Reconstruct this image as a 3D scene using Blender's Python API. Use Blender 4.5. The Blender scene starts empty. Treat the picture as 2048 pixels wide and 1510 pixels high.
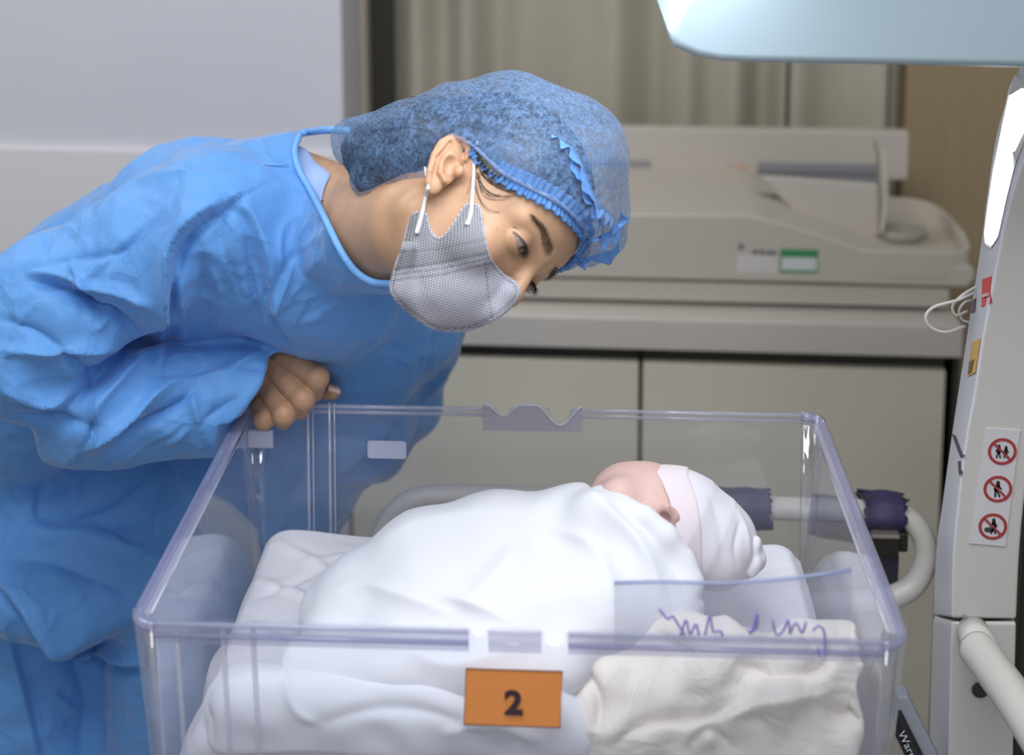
import bpy, bmesh, math, random
import numpy as np
from mathutils import Vector, Matrix, noise as mnoise
random.seed(7); rng = np.random.default_rng(11)
S = bpy.context.scene
COL = S.collection

# ------------------------------------------------------------------ camera, world, lights, exposure
CX, CY_, CZ = .0471, -1.0328, 1.6174
YAW, PITCH, ROLL, FPX, PPY = -.0461, math.radians(8), -.0025, 2721.8, -69.0
def _rows():
    cy, sy, cp, sp = math.cos(YAW), math.sin(YAW), math.cos(PITCH), math.sin(PITCH)
    f = np.array([sy*cp, cy*cp, -sp]); r = np.array([cy, -sy, 0.]); u = np.cross(r, f)
    c, s = math.cos(ROLL), math.sin(ROLL)
    return np.array([c*r+s*u, c*u-s*r, f])
CR = _rows(); CP = np.array([CX, CY_, CZ])
cd = bpy.data.cameras.new('camera'); cam = bpy.data.objects.new('camera', cd); COL.objects.link(cam)
M = Matrix.Identity(4)
for i in range(3):
    M[i][0] = CR[0][i]; M[i][1] = CR[1][i]; M[i][2] = -CR[2][i]; M[i][3] = CP[i]
cam.matrix_world = M
cd.lens = FPX/2048*36; cd.sensor_width = 36; cd.shift_y = (PPY-755)/2048
cd.dof.use_dof = True; cd.dof.focus_distance = 1.37; cd.dof.aperture_fstop = 3.0
cd.clip_start = .02
S.camera = cam
S.view_settings.view_transform = 'Standard'; S.view_settings.look = 'None'
S.view_settings.gamma = 1; S.view_settings.use_curve_mapping = False
S.view_settings.exposure = 0.24
S.cycles.transparent_max_bounces = 24; S.cycles.max_bounces = 10; S.cycles.diffuse_bounces = 4; S.cycles.glossy_bounces = 4
S.cycles.use_denoising = True

W = bpy.data.worlds.new('world'); S.world = W; W.use_nodes = True
W.node_tree.nodes['Background'].inputs[0].default_value = (.90, .94, 1.0, 1)
W.node_tree.nodes['Background'].inputs[1].default_value = .27
def area(name, loc, target, sx, sy, power, color):
    l = bpy.data.lights.new(name, 'AREA'); l.shape = 'RECTANGLE'; l.size = sx; l.size_y = sy; l.energy = power; l.color = color
    o = bpy.data.objects.new(name, l); COL.objects.link(o); o.location = loc
    o.rotation_euler = (Vector(target)-Vector(loc)).to_track_quat('-Z', 'Y').to_euler(); return o
area('overhead_area_light', (-.3, -.5, 2.62), (-.3, .3, 1.0), 1.3, .9, 28, (.97, .98, 1))
area('overhead_area_light', (.2, -2.0, 2.62), (.2, .6, .9), 1.3, .7, 15, (1, .98, .95))  # added fill lamp behind the camera, brightens the upright surfaces
area('overhead_area_light', (-1.3, .9, 2.62), (-.6, .6, 1), .8, .8, 13, (.97, .98, 1))
area('warmer_lamp_light', (.13, .16, 1.50), (.06, .2, .8), .34, .2, 1.7, (.88, .92, 1))

# ------------------------------------------------------------------ pixel helpers (photo frame 2048x1510)
def rays(px, py):
    px = np.asarray(px, float); py = np.asarray(py, float)
    d = np.stack([(px-1024)/FPX, -(py-PPY)/FPX, np.ones_like(px)], -1)@CR
    return d
def P(px, py, Y):
    d = rays(px, py); return CP + d*((Y-CP[1])/d[1])
def proj(p):
    q = (np.atleast_2d(p)-CP)@CR.T
    return np.stack([1024+FPX*q[:, 0]/q[:, 2], PPY-FPX*q[:, 1]/q[:, 2]], 1)
def V(*a): return np.array(a, float)

# ------------------------------------------------------------------ scene graph helpers
def tag(o, label=None, cat=None, group=None, kind=None):
    if label: o['label'] = label
    if cat: o['category'] = cat
    if group: o['group'] = group
    if kind: o['kind'] = kind
    return o
def empty(name, loc, label, cat, group=None):
    o = bpy.data.objects.new(name, None); COL.objects.link(o); o.location = tuple(loc); o.empty_display_size = .05
    bpy.context.view_layer.update()
    return tag(o, label, cat, group)
def mesh_obj(name, verts, faces, mat, parent=None, smooth=True):
    me = bpy.data.meshes.new(name)
    me.from_pydata([tuple(map(float, v)) for v in verts], [], [tuple(map(int, f)) for f in faces]); me.update()
    return link(name, me, mat, parent, smooth)
def link(name, me, mat, parent=None, smooth=True):
    if mat is not None: me.materials.append(mat)
    o = bpy.data.objects.new(name, me); COL.objects.link(o)
    if smooth: me.polygons.foreach_set('use_smooth', [True]*len(me.polygons))
    if parent is not None:
        o.parent = parent; o.matrix_parent_inverse = parent.matrix_world.inverted()
    return o
def np_mesh(name, v, quads, mat, parent=None, smooth=True):
    me = bpy.data.meshes.new(name); n = len(v); m = len(quads)
    me.vertices.add(n); me.vertices.foreach_set('co', np.asarray(v, np.float32).ravel())
    me.loops.add(m*4); me.loops.foreach_set('vertex_index', np.asarray(quads, np.int32).ravel())
    me.polygons.add(m); me.polygons.foreach_set('loop_start', np.arange(m, dtype=np.int32)*4)
    me.update(calc_edges=True); me.validate()
    return link(name, me, mat, parent, smooth)

# ------------------------------------------------------------------ materials
def mat(name, color, rough=.5, bump=0, bscale=200, metal=0, spec=.5, sss=0, sheen=0, coat=0, var=0, vscale=8, trans=0):
    m = bpy.data.materials.new(name); m.use_nodes = True; nt = m.node_tree; b = nt.nodes['Principled BSDF']
    c = tuple(color)+(1,) if len(color) == 3 else color
    b.inputs['Base Color'].default_value = c; b.inputs['Roughness'].default_value = rough; b.inputs['Metallic'].default_value = metal
    b.inputs['Specular IOR Level'].default_value = spec; b.inputs['Coat Weight'].default_value = coat
    b.inputs['Sheen Weight'].default_value = sheen
    if sss:
        b.inputs['Subsurface Weight'].default_value = sss; b.inputs['Subsurface Radius'].default_value = (1, .35, .2); b.inputs['Subsurface Scale'].default_value = .006
    tc = nt.nodes.new('ShaderNodeTexCoord')
    if bump:
        n = nt.nodes.new('ShaderNodeTexNoise'); n.inputs['Scale'].default_value = bscale; n.inputs['Detail'].default_value = 4
        nt.links.new(tc.outputs['Object'], n.inputs['Vector'])
        bp = nt.nodes.new('ShaderNodeBump'); bp.inputs['Strength'].default_value = bump; bp.inputs['Distance'].default_value = .002
        nt.links.new(n.outputs['Fac'], bp.inputs['Height']); nt.links.new(bp.outputs['Normal'], b.inputs['Normal'])
    if var:
        n = nt.nodes.new('ShaderNodeTexNoise'); n.inputs['Scale'].default_value = vscale; n.inputs['Detail'].default_value = 3
        nt.links.new(tc.outputs['Object'], n.inputs['Vector'])
        r = nt.nodes.new('ShaderNodeMapRange'); r.inputs[1].default_value = .3; r.inputs[2].default_value = .7
        r.inputs[3].default_value = 1-var; r.inputs[4].default_value = 1+var; nt.links.new(n.outputs['Fac'], r.inputs[0])
        h = nt.nodes.new('ShaderNodeHueSaturation'); h.inputs['Color'].default_value = c
        nt.links.new(r.outputs[0], h.inputs['Value']); nt.links.new(h.outputs[0], b.inputs['Base Color'])
    if trans:
        t = nt.nodes.new('ShaderNodeBsdfTranslucent'); t.inputs[0].default_value = c
        mx = nt.nodes.new('ShaderNodeMixShader'); mx.inputs[0].default_value = trans
        nt.links.new(b.outputs[0], mx.inputs[1]); nt.links.new(t.outputs[0], mx.inputs[2])
        nt.links.new(mx.outputs[0], nt.nodes['Material Output'].inputs[0])
    return m
def emit(name, color, s):
    m = bpy.data.materials.new(name); m.use_nodes = True; nt = m.node_tree; b = nt.nodes['Principled BSDF']
    b.inputs['Base Color'].default_value = (.8, .8, .8, 1)
    b.inputs['Emission Color'].default_value = tuple(color)+(1,); b.inputs['Emission Strength'].default_value = s
    return m
def acrylic(name, tint, haze, hazecol=(.75, .78, .95), ior=1.45, rough=.03, gmax=1.0):
    m = bpy.data.materials.new(name); m.use_nodes = True; nt = m.node_tree
    for n in list(nt.nodes):
        if n.type != 'OUTPUT_MATERIAL': nt.nodes.remove(n)
    out = [n for n in nt.nodes if n.type == 'OUTPUT_MATERIAL'][0]
    tr = nt.nodes.new('ShaderNodeBsdfTransparent'); tr.inputs[0].default_value = tuple(tint)+(1,)
    df = nt.nodes.new('ShaderNodeBsdfDiffuse'); df.inputs[0].default_value = tuple(hazecol)+(1,)
    gl = nt.nodes.new('ShaderNodeBsdfGlossy'); gl.inputs['Roughness'].default_value = rough; gl.inputs[0].default_value = (.95, .96, 1, 1)
    # Schlick reflectance from |cos|, the same on both faces of the sheet
    ge = nt.nodes.new('ShaderNodeNewGeometry'); dp = nt.nodes.new('ShaderNodeVectorMath'); dp.operation = 'DOT_PRODUCT'
    nt.links.new(ge.outputs['Normal'], dp.inputs[0]); nt.links.new(ge.outputs['Incoming'], dp.inputs[1])
    def mth(op, a, b=None):
        n = nt.nodes.new('ShaderNodeMath'); n.operation = op
        for i, x in enumerate((a, b)):
            if x is None: continue
            if isinstance(x, (int, float)): n.inputs[i].default_value = x
            else: nt.links.new(x, n.inputs[i])
        return n.outputs[0]
    r0 = ((ior-1)/(ior+1))**2; fo = mth('ADD', mth('MULTIPLY', mth('POWER', mth('SUBTRACT', 1.0, mth('ABSOLUTE', dp.outputs['Value'])), 5.0), 1-r0), r0)
    m1 = nt.nodes.new('ShaderNodeMixShader'); m1.inputs[0].default_value = haze
    nt.links.new(tr.outputs[0], m1.inputs[1]); nt.links.new(df.outputs[0], m1.inputs[2])
    m2 = nt.nodes.new('ShaderNodeMixShader')
    mu = nt.nodes.new('ShaderNodeMath'); mu.operation = 'MULTIPLY'; mu.inputs[1].default_value = gmax
    nt.links.new(fo, mu.inputs[0]); nt.links.new(mu.outputs[0], m2.inputs[0])
    nt.links.new(m1.outputs[0], m2.inputs[1]); nt.links.new(gl.outputs[0], m2.inputs[2])
    nt.links.new(m2.outputs[0], out.inputs[0]); return m

# ------------------------------------------------------------------ solid mesh helpers
def bevel(o, w=.003, seg=3, angle=.6):
    b = o.modifiers.new('bevel', 'BEVEL'); b.width = w; b.segments = seg; b.limit_method = 'ANGLE'; b.angle_limit = angle
    try: o.data.shade_smooth()
    except Exception: pass
    wn = o.modifiers.new('wn', 'WEIGHTED_NORMAL'); wn.keep_sharp = True
    return o
def box(name, lo, hi, mat, parent=None, bev=.002, fn=None):
    x0, y0, z0 = lo; x1, y1, z1 = hi
    v = [(x0, y0, z0), (x1, y0, z0), (x1, y1, z0), (x0, y1, z0), (x0, y0, z1), (x1, y0, z1), (x1, y1, z1), (x0, y1, z1)]
    if fn: v = [fn(*p) for p in v]
    f = [(0, 3, 2, 1), (4, 5, 6, 7), (0, 1, 5, 4), (1, 2, 6, 5), (2, 3, 7, 6), (3, 0, 4, 7)]
    o = mesh_obj(name, v, f, mat, parent, smooth=False)
    if bev: bevel(o, bev)
    return o
def prism(name, front, back, mat, parent=None, bev=.002, seg=3):
    n = len(front); v = list(front)+list(back)
    f = [tuple(range(n)), tuple(range(2*n-1, n-1, -1))]+[((i+1) % n, i, n+i, n+(i+1) % n) for i in range(n)]
    me = bpy.data.meshes.new(name); me.from_pydata([tuple(map(float, p)) for p in v], [], f)
    bm = bmesh.new(); bm.from_mesh(me); bmesh.ops.recalc_face_normals(bm, faces=bm.faces); bm.to_mesh(me); bm.free()
    o = link(name, me, mat, parent, smooth=False)
    if bev: bevel(o, bev, seg)
    return o
def smooth_path(pts, n=8, closed=False):
    pts = [np.array(p, float) for p in pts]; out = []
    m = len(pts)
    for i in range(m if closed else m-1):
        p0 = pts[(i-1) % m] if closed or i > 0 else 2*pts[0]-pts[1]
        p1 = pts[i]; p2 = pts[(i+1) % m]
        p3 = pts[(i+2) % m] if closed or i+2 < m else 2*pts[-1]-pts[-2]
        for k in range(n):
            t = k/n
            out.append(.5*((2*p1)+(-p0+p2)*t+(2*p0-5*p1+4*p2-p3)*t*t+(-p0+3*p1-3*p2+p3)*t**3))
    if not closed: out.append(pts[-1])
    return out
def tube(name, pts, r, mat, parent=None, seg=12, closed=False, caps=True, flat=None):
    """sweep a circle of radius r (number or list) along pts"""
    pts = [np.array(p, float) for p in pts]; n = len(pts)
    rs = [r]*n if np.isscalar(r) else list(r)
    v = []; f = []; up = None
    for i in range(n):
        a = pts[(i+1) % n] if closed or i < n-1 else pts[i]; b = pts[i-1] if closed or i > 0 else pts[i]
        t = a-b; t = t/(np.linalg.norm(t)+1e-12)
        if up is None:
            up = np.array([0, 0, 1.]) if abs(t[2]) < .9 else np.array([0, 1., 0])
        up = up-t*(up@t); up /= np.linalg.norm(up)+1e-12; s = np.cross(t, up)
        for k in range(seg):
            an = 2*math.pi*k/seg; q = up*math.cos(an)*(flat if flat else 1)+s*math.sin(an)
            v.append(pts[i]+rs[i]*q)
    m = n if closed else n-1
    for i in range(m):
        for k in range(seg):
            a = i*seg+k; b = i*seg+(k+1) % seg; c = ((i+1) % n)*seg+(k+1) % seg; d = ((i+1) % n)*seg+k
            f.append((a, b, c, d))
    if caps and not closed:
        f.append(tuple(range(seg))[::-1]); f.append(tuple((n-1)*seg+k for k in range(seg)))
    return mesh_obj(name, v, f, mat, parent)

# ------------------------------------------------------------------ signed distance modelling
def smin(a, b, k):
    h = np.clip(.5+.5*(b-a)/k, 0, 1); return b+(a-b)*h-k*h*(1-h)
def smax(a, b, k): return -smin(-a, -b, k)
def ell(p, c, r, R=None):
    q = p-np.asarray(c)
    if R is not None: q = q@R
    r = np.asarray(r, float); k0 = np.linalg.norm(q/r, axis=1); k1 = np.linalg.norm(q/(r*r), axis=1)+1e-9
    return k0*(k0-1)/k1
def cap_(p, a, b, ra, rb=None):
    rb = ra if rb is None else rb
    a = np.asarray(a, float); b = np.asarray(b, float); ba = b-a
    t = np.clip(((p-a)@ba)/(ba@ba+1e-12), 0, 1)
    return np.linalg.norm(p-a-t[:, None]*ba, axis=1)-(ra+(rb-ra)*t)
def chain(p, pts, rs, k=.004):
    d = None
    for i in range(len(pts)-1):
        e = cap_(p, pts[i], pts[i+1], rs[i], rs[i+1]); d = e if d is None else smin(d, e, k)
    return d
def rbox(p, c, h, r, R=None):
    q = p-np.asarray(c)
    if R is not None: q = q@R
    q = np.abs(q)-np.asarray(h)+r
    return np.linalg.norm(np.maximum(q, 0), axis=1)+np.minimum(q.max(1), 0)-r
def basis(x, y):
    x = np.asarray(x, float); x = x/np.linalg.norm(x); y = np.asarray(y, float); y = y-x*(x@y); y /= np.linalg.norm(y)
    return np.stack([x, y, np.cross(x, y)], 1)
def poly_sd(q, poly):
    """signed distance (inside negative) of 2d points to a polygon"""
    poly = np.asarray(poly, float); d = np.full(len(q), 1e18); ins = np.zeros(len(q), bool)
    for i in range(len(poly)):
        a = poly[i]; b = poly[i-1]; e = b-a; w = q-a
        t = np.clip((w@e)/(e@e+1e-12), 0, 1); d = np.minimum(d, ((w-t[:, None]*e)**2).sum(1))
        c = ((a[1] > q[:, 1]) != (b[1] > q[:, 1])) & (q[:, 0] < (b[0]-a[0])*(q[:, 1]-a[1])/(b[1]-a[1]+1e-12)+a[0])
        ins ^= c
    d = np.sqrt(d); return np.where(ins, -d, d)
def line_d(q, pts):
    """distance to an open 2d polyline, side sign and parameter 0..1 along it"""
    pts = np.asarray(pts, float); L = np.r_[0, np.cumsum(np.linalg.norm(np.diff(pts, axis=0), axis=1))]
    d = np.full(len(q), 1e18); s = np.zeros(len(q)); tt = np.zeros(len(q))
    for i in range(len(pts)-1):
        a, b = pts[i], pts[i+1]; e = b-a; w = q-a; t = np.clip((w@e)/(e@e+1e-12), 0, 1)
        dd = ((w-t[:, None]*e)**2).sum(1); m = dd < d
        d = np.where(m, dd, d); s = np.where(m, np.sign(e[0]*w[:, 1]-e[1]*w[:, 0]), s); tt = np.where(m, (L[i]+t*(L[i+1]-L[i]))/L[-1], tt)
    return np.sqrt(d), s, tt
def nets(fn, lo, hi, h, newton=2):
    lo = np.asarray(lo, float); hi = np.asarray(hi, float); B = 4
    nb = np.ceil((hi-lo)/(h*B)).astype(int); n = nb*B+1
    def ev(p):
        out = np.empty(len(p), np.float32)
        for i in range(0, len(p), 200000): out[i:i+200000] = fn(p[i:i+200000])
        return out
    cx = [lo[a]+h*B*(np.arange(nb[a])+.5) for a in range(3)]
    C = np.stack(np.meshgrid(*cx, indexing='ij'), -1).reshape(-1, 3)
    dc = ev(C); act = np.abs(dc) < h*B*1.6+.004
    vals = np.repeat(np.repeat(np.repeat(dc.reshape(nb), B, 0), B, 1), B, 2)
    vals = np.pad(vals, ((0, 1),)*3, mode='edge')
    idx = np.argwhere(act.reshape(nb))
    o = np.stack(np.meshgrid(*[np.arange(B+1)]*3, indexing='ij'), -1).reshape(-1, 3)
    need = np.zeros(n, bool)
    for k in o:
        g = idx*B+k; need[g[:, 0], g[:, 1], g[:, 2]] = True
    G = np.argwhere(need); vals[need] = ev(lo+G*h)
    ins = vals < 0
    cell = np.zeros(n-1, np.int8)
    for dx in (0, 1):
        for dy in (0, 1):
            for dz in (0, 1): cell += ins[dx:n[0]-1+dx, dy:n[1]-1+dy, dz:n[2]-1+dz]
    act = (cell > 0) & (cell < 8)
    ids = -np.ones(n-1, np.int64); K = np.argwhere(act); ids[act] = np.arange(len(K))
    acc = np.zeros((len(K), 3)); cnt = np.zeros(len(K))
    for ax in range(3):
        for a in (0, 1):
            for b in (0, 1):
                off = np.zeros(3, int); o1, o2 = [i for i in range(3) if i != ax]; off[o1] = a; off[o2] = b
                p = K+off; q = p.copy(); q[:, ax] += 1
                va = vals[p[:, 0], p[:, 1], p[:, 2]]; vb = vals[q[:, 0], q[:, 1], q[:, 2]]
                m = (va < 0) != (vb < 0); t = np.where(m, va/(va-vb+1e-20), 0)
                pos = p.astype(float); pos[:, ax] += t; acc[m] += pos[m]; cnt[m] += 1
    v = lo+h*acc/cnt[:, None]
    quads = []
    for ax in range(3):
        sl = [slice(1, n[i]-1) for i in range(3)]; sl[ax] = slice(0, n[ax]-1)
        sh = list(sl); sh[ax] = slice(1, n[ax])
        a = ins[tuple(sl)]; b = ins[tuple(sh)]
        E = np.argwhere(a != b)+np.array([0 if i == ax else 1 for i in range(3)])
        flip = ~ins[E[:, 0], E[:, 1], E[:, 2]]
        o1, o2 = (ax+1) % 3, (ax+2) % 3
        def cid(d1, d2):
            q = E.copy(); q[:, o1] -= d1; q[:, o2] -= d2; return ids[q[:, 0], q[:, 1], q[:, 2]]
        Q = np.stack([cid(1, 1), cid(0, 1), cid(0, 0), cid(1, 0)], 1); Q[flip] = Q[flip][:, ::-1]; quads.append(Q)
    Q = np.concatenate(quads); Q = Q[(Q >= 0).all(1)]
    for _ in range(newton):
        g = grad(fn, v, h*.5); d = fn(v); v = v-np.clip(d, -h, h)[:, None]*g*.8
    return v, Q
def grad(fn, v, e=.0005, unit=True):
    g = np.stack([fn(v+np.eye(3)[i]*e)-fn(v-np.eye(3)[i]*e) for i in range(3)], 1)/(2*e)
    return g/(np.linalg.norm(g, axis=1)[:, None]+1e-9) if unit else g
def vnormals(v, Q):
    n = np.cross(v[Q[:, 2]]-v[Q[:, 0]], v[Q[:, 3]]-v[Q[:, 1]]); out = np.zeros_like(v)
    for k in range(4): np.add.at(out, Q[:, k], n)
    return out/(np.linalg.norm(out, axis=1)[:, None]+1e-12)
def smooth_v(v, Q, it=3, lam=.5):
    for _ in range(it):
        s = np.zeros_like(v); c = np.zeros(len(v))
        for k in range(4):
            np.add.at(s, Q[:, k], v[Q[:, (k+1) % 4]]+v[Q[:, k-1]]); np.add.at(c, Q[:, k], 2)
        v = v+lam*(s/c[:, None]-v)
    return v
def hit(fn, px, py, t0=.9, t1=2.2):
    """march the camera ray of a photo pixel to the surface"""
    px = np.atleast_1d(px).astype(float); py = np.atleast_1d(py).astype(float)
    d = rays(px, py); d /= np.linalg.norm(d, axis=1)[:, None]; t = np.full(len(px), t0)
    for _ in range(90): t = np.minimum(t+np.clip(fn(CP+d*t[:, None])*.7, -.02, .05), t1)
    return CP+d*t[:, None]
def waves(p, n, fmin, fmax, seed, aniso=None):
    r = np.random.default_rng(seed); out = np.zeros(len(p))
    for i in range(n):
        k = r.normal(size=3); k /= np.linalg.norm(k)
        if aniso is not None: k = k*aniso; k /= np.linalg.norm(k)
        f = r.uniform(fmin, fmax); out += np.sin(p@k*f*6.283+r.uniform(0, 6.28)+1.3*np.sin(p@np.roll(k, 1)*f*2.2+i))/n**.5
    return out
def creases(p, n, fmin, fmax, seed):
    """sharp straight creases, each living in its own patch"""
    r = np.random.default_rng(seed); out = np.zeros(len(p)); lo = p.min(0); hi = p.max(0)
    for i in range(n):
        c = lo+(hi-lo)*r.random(3); k = r.normal(size=3); k /= np.linalg.norm(k); w = r.uniform(fmin, fmax)
        q = p-c; d = q@k; m = np.exp(-((q**2).sum(1))/(w*w*9)); out += np.exp(-np.abs(d)/w)*m*(1 if r.random() < .6 else -1)
    return out
def facets(p, cell, seed, warp=.012):
    """crumpled-paper height: distance to the nearest scattered seed, with sharp ridges between the cells"""
    r = np.random.default_rng(seed); q = p+warp*np.stack([waves(p, 3, 4, 10, seed+i) for i in range(3)], 1)
    lo = q.min(0); hi = q.max(0); n = (hi-lo)/cell; g = np.stack(np.meshgrid(*[np.arange(-1, math.ceil(k)+2) for k in n], indexing='ij'), -1)
    J = r.random(g.shape)*.95; seeds = lo+(g+J)*cell; base = np.floor((q-lo)/cell).astype(int)+1; best = np.full(len(q), 9.)
    for dx in (-1, 0, 1):
        for dy in (-1, 0, 1):
            for dz in (-1, 0, 1):
                i = np.clip(base+[dx, dy, dz], 0, np.array(g.shape[:3])-1); s = seeds[i[:, 0], i[:, 1], i[:, 2]]
                best = np.minimum(best, np.linalg.norm(q-s, axis=1))
    return best/cell-.5
def color_attr(o, name, cols):
    a = o.data.color_attributes.new(name, 'FLOAT_COLOR', 'POINT')
    c = np.ones((len(cols), 4), np.float32); c[:, :3] = cols; a.data.foreach_set('color', c.ravel())
def attr_color(m, name='tint'):
    nt = m.node_tree; a = nt.nodes.new('ShaderNodeVertexColor'); a.layer_name = name
    nt.links.new(a.outputs[0], nt.nodes['Principled BSDF'].inputs['Base Color'])
    return m

# ================================================================== THE ROOM
BA = .0225; BO = V(.343, 1.15, 0); BX = V(math.cos(BA), -math.sin(BA), 0); BY = V(math.sin(BA), math.cos(BA), 0)
def B(x, y, z): return BO+BX*x+BY*y+V(0, 0, z)
def PL(px, py, yl):
    """photo pixel -> (x, y, z) in the back wall's own frame, on its plane y = yl"""
    d = rays(px, py); t = (yl-(CP-BO)@BY)/(d@BY); w = CP+d*t-BO; return V(w@BX, yl, w[2])
def PW(px, py, yl): return B(*PL(px, py, yl))

m_wallL = mat('pale_grey_wall_paint', (.68, .68, .73), .6, var=.02, vscale=3)
m_ledge = mat('white_wall_ledge', (.78, .755, .76), .5)
m_wallB = mat('warm_wall_paint', (.50, .45, .36), .7, var=.03, vscale=4)
m_floor = mat('grey_vinyl_floor', (.30, .29, .27), .4, var=.08, vscale=12)
m_ceil = mat('white_ceiling', (.75, .75, .74), .8)
m_wood = mat('tan_wood_veneer', (.36, .27, .16), .5, var=.05, vscale=4)
nt = m_wood.node_tree
mp = nt.nodes.new('ShaderNodeMapping'); mp.inputs['Scale'].default_value = (40, 40, 1.2)
nz = [n for n in nt.nodes if n.type == 'TEX_NOISE'][0]; tcn = [n for n in nt.nodes if n.type == 'TEX_COORD'][0]
nt.links.new(tcn.outputs['Object'], mp.inputs[0]); nt.links.new(mp.outputs[0], nz.inputs['Vector'])
m_dark = mat('dark_shade_and_parts', (.035, .033, .025), .6)  # shade of gaps and recesses as colour, also used for small dark parts
m_cab = mat('beige_cabinet_laminate', (.70, .655, .535), .45, var=.015, vscale=3)
m_top = mat('light_counter_laminate', (.58, .54, .49), .4)
m_dev = mat('ivory_plastic', (.56, .515, .445), .45)
m_dev2 = mat('ivory_plastic_panel', (.58, .53, .475), .45)
m_slot = mat('grey_slot_plastic', (.30, .30, .32), .5)
m_slotd = mat('dark_slot_plastic', (.2, .2, .22), .5)
m_cloth = mat('beige_curtain_cloth', (.50, .46, .375), .9, var=.04, vscale=6)

def wallb(name, x0, x1, y0, y1, z0, z1, m): 
    o = box(name, (x0, y0, z0), (x1, y1, z1), m, None, 0, B); tag(o, kind='structure'); return o
FL = -.15
wallb('floor', -2.6, 1.9, -3.2, .62, FL-.05, FL, m_floor)
wallb('ceiling', -2.6, 1.9, -3.2, .62, 2.7, 2.75, m_ceil)
wallb('wall_back', -2.6, 1.9, .62, .70, FL, 2.7, m_wallB)
# pale wall pier on the left with a ledge
xe = PL(684, 120, .30)[0]; zl = PL(400, 300, .30)[2]
wl = wallb('wall_left', -2.6, xe, .30, .62, FL, 2.7, m_wallL)
wallb('trim_1', -2.6, xe, .285, .30, FL, zl, m_ledge)
xg0 = PL(722, 120, .45)[0]; xg1 = PL(768, 120, .45)[0]
wallb('trim_2', xe, xg0, .51, .62, FL, 2.7, m_wallB)
wallb('dark_gap_strip', xg0, xg1, .56, .62, FL, 2.7, m_dark)  # dark slab in the gap, its shade put into the colour
# wood panelling on the right
xw = PL(1812, 200, .52)[0]
wallb('wall_right', xw, 1.9, .52, .62, FL, 2.7, m_wood)

# curtain with soft vertical folds
def curtain():
    root = empty('curtain', B(.2, .57, 0), 'beige floor-length curtain hanging in soft vertical folds behind the counter', 'curtain')
    x0, x1 = PL(770, 100, .55)[0], PL(1812, 100, .55)[0]
    splits = [PL(1577, 100, .55)[0], PL(1776, 100, .55)[0]]
    edges = [x0]+splits+[x1]
    for k in range(3):
        a, b = edges[k]+.004*(k > 0), edges[k+1]-.004*(k < 2); n = int((b-a)/.004)+2; v = []; f = []
        for i in range(n):
            x = a+(b-a)*i/(n-1)
            y = .560-.046*(.6*math.sin(x*46+1.3*math.sin(x*11))+.4*math.sin(x*23+2+math.sin(x*17)))
            y -= .012*math.exp(-((x-PL(1230, 100, .55)[0])/.03)**2)
            for j, z in enumerate(np.linspace(.05, 2.55, 12)):
                v.append(B(x, y+.003*math.sin(z*3+x*9), z))
        for i in range(n-1):
            for j in range(11): f.append((i*12+j, (i+1)*12+j, (i+1)*12+j+1, i*12+j+1))
        o = mesh_obj('curtain_panel', v, f, m_cloth, root); s = o.modifiers.new('s', 'SOLIDIFY'); s.thickness = .002
    rail = tube('curtain_rail', [B(x0, .56, 2.57), B(x1, .56, 2.57)], .012, m_dev, root)
curtain()

# ------------------------------------------------------------------ cabinets and counter
zc1 = PL(1500, 704, -.02)[2]; zc2 = PL(1500, 640, -.02)[2]; zt = PL(1500, 732, 0)[2]; xr = PL(1893, 800, 0)[0]
xs = PL(1281, 800, 0)[0]
def cabinet(x0, x1, label, hx):
    root = empty('base_cabinet', B((x0+x1)/2, .2, 0), label, 'cabinet', 'beige base cabinets under the counter')
    box('body', (x0+.002, .018, FL+.002), (x1-.002, .50, zc1-.001), m_dark, root, .001, B)  # body coloured dark so the recess above the door reads as shadow
    box('door', (x0+.0035, 0, FL+.06), (x1-.0035, .018, zt), m_cab, root, .002, B)
cabinet(xs, xr, 'beige base cabinet door behind the right end of the clear crib', xs+.05)
cabinet(xs-.50, xs, 'beige base cabinet behind the swaddled baby, left of the other door seam', xs-.05)
ct = box('countertop', (max(xs-.52, xe+.003), -.025, zc1), (PL(1925, 670, -.02)[0], .50, zc2), m_top, None, .004, B)
tag(ct, 'long pale countertop with thick front edge over the beige cabinets', 'countertop')
wallb('wall_corner', xr+.012, xr+.022, .01, .5, FL, zc1-.002, m_dark)

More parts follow.
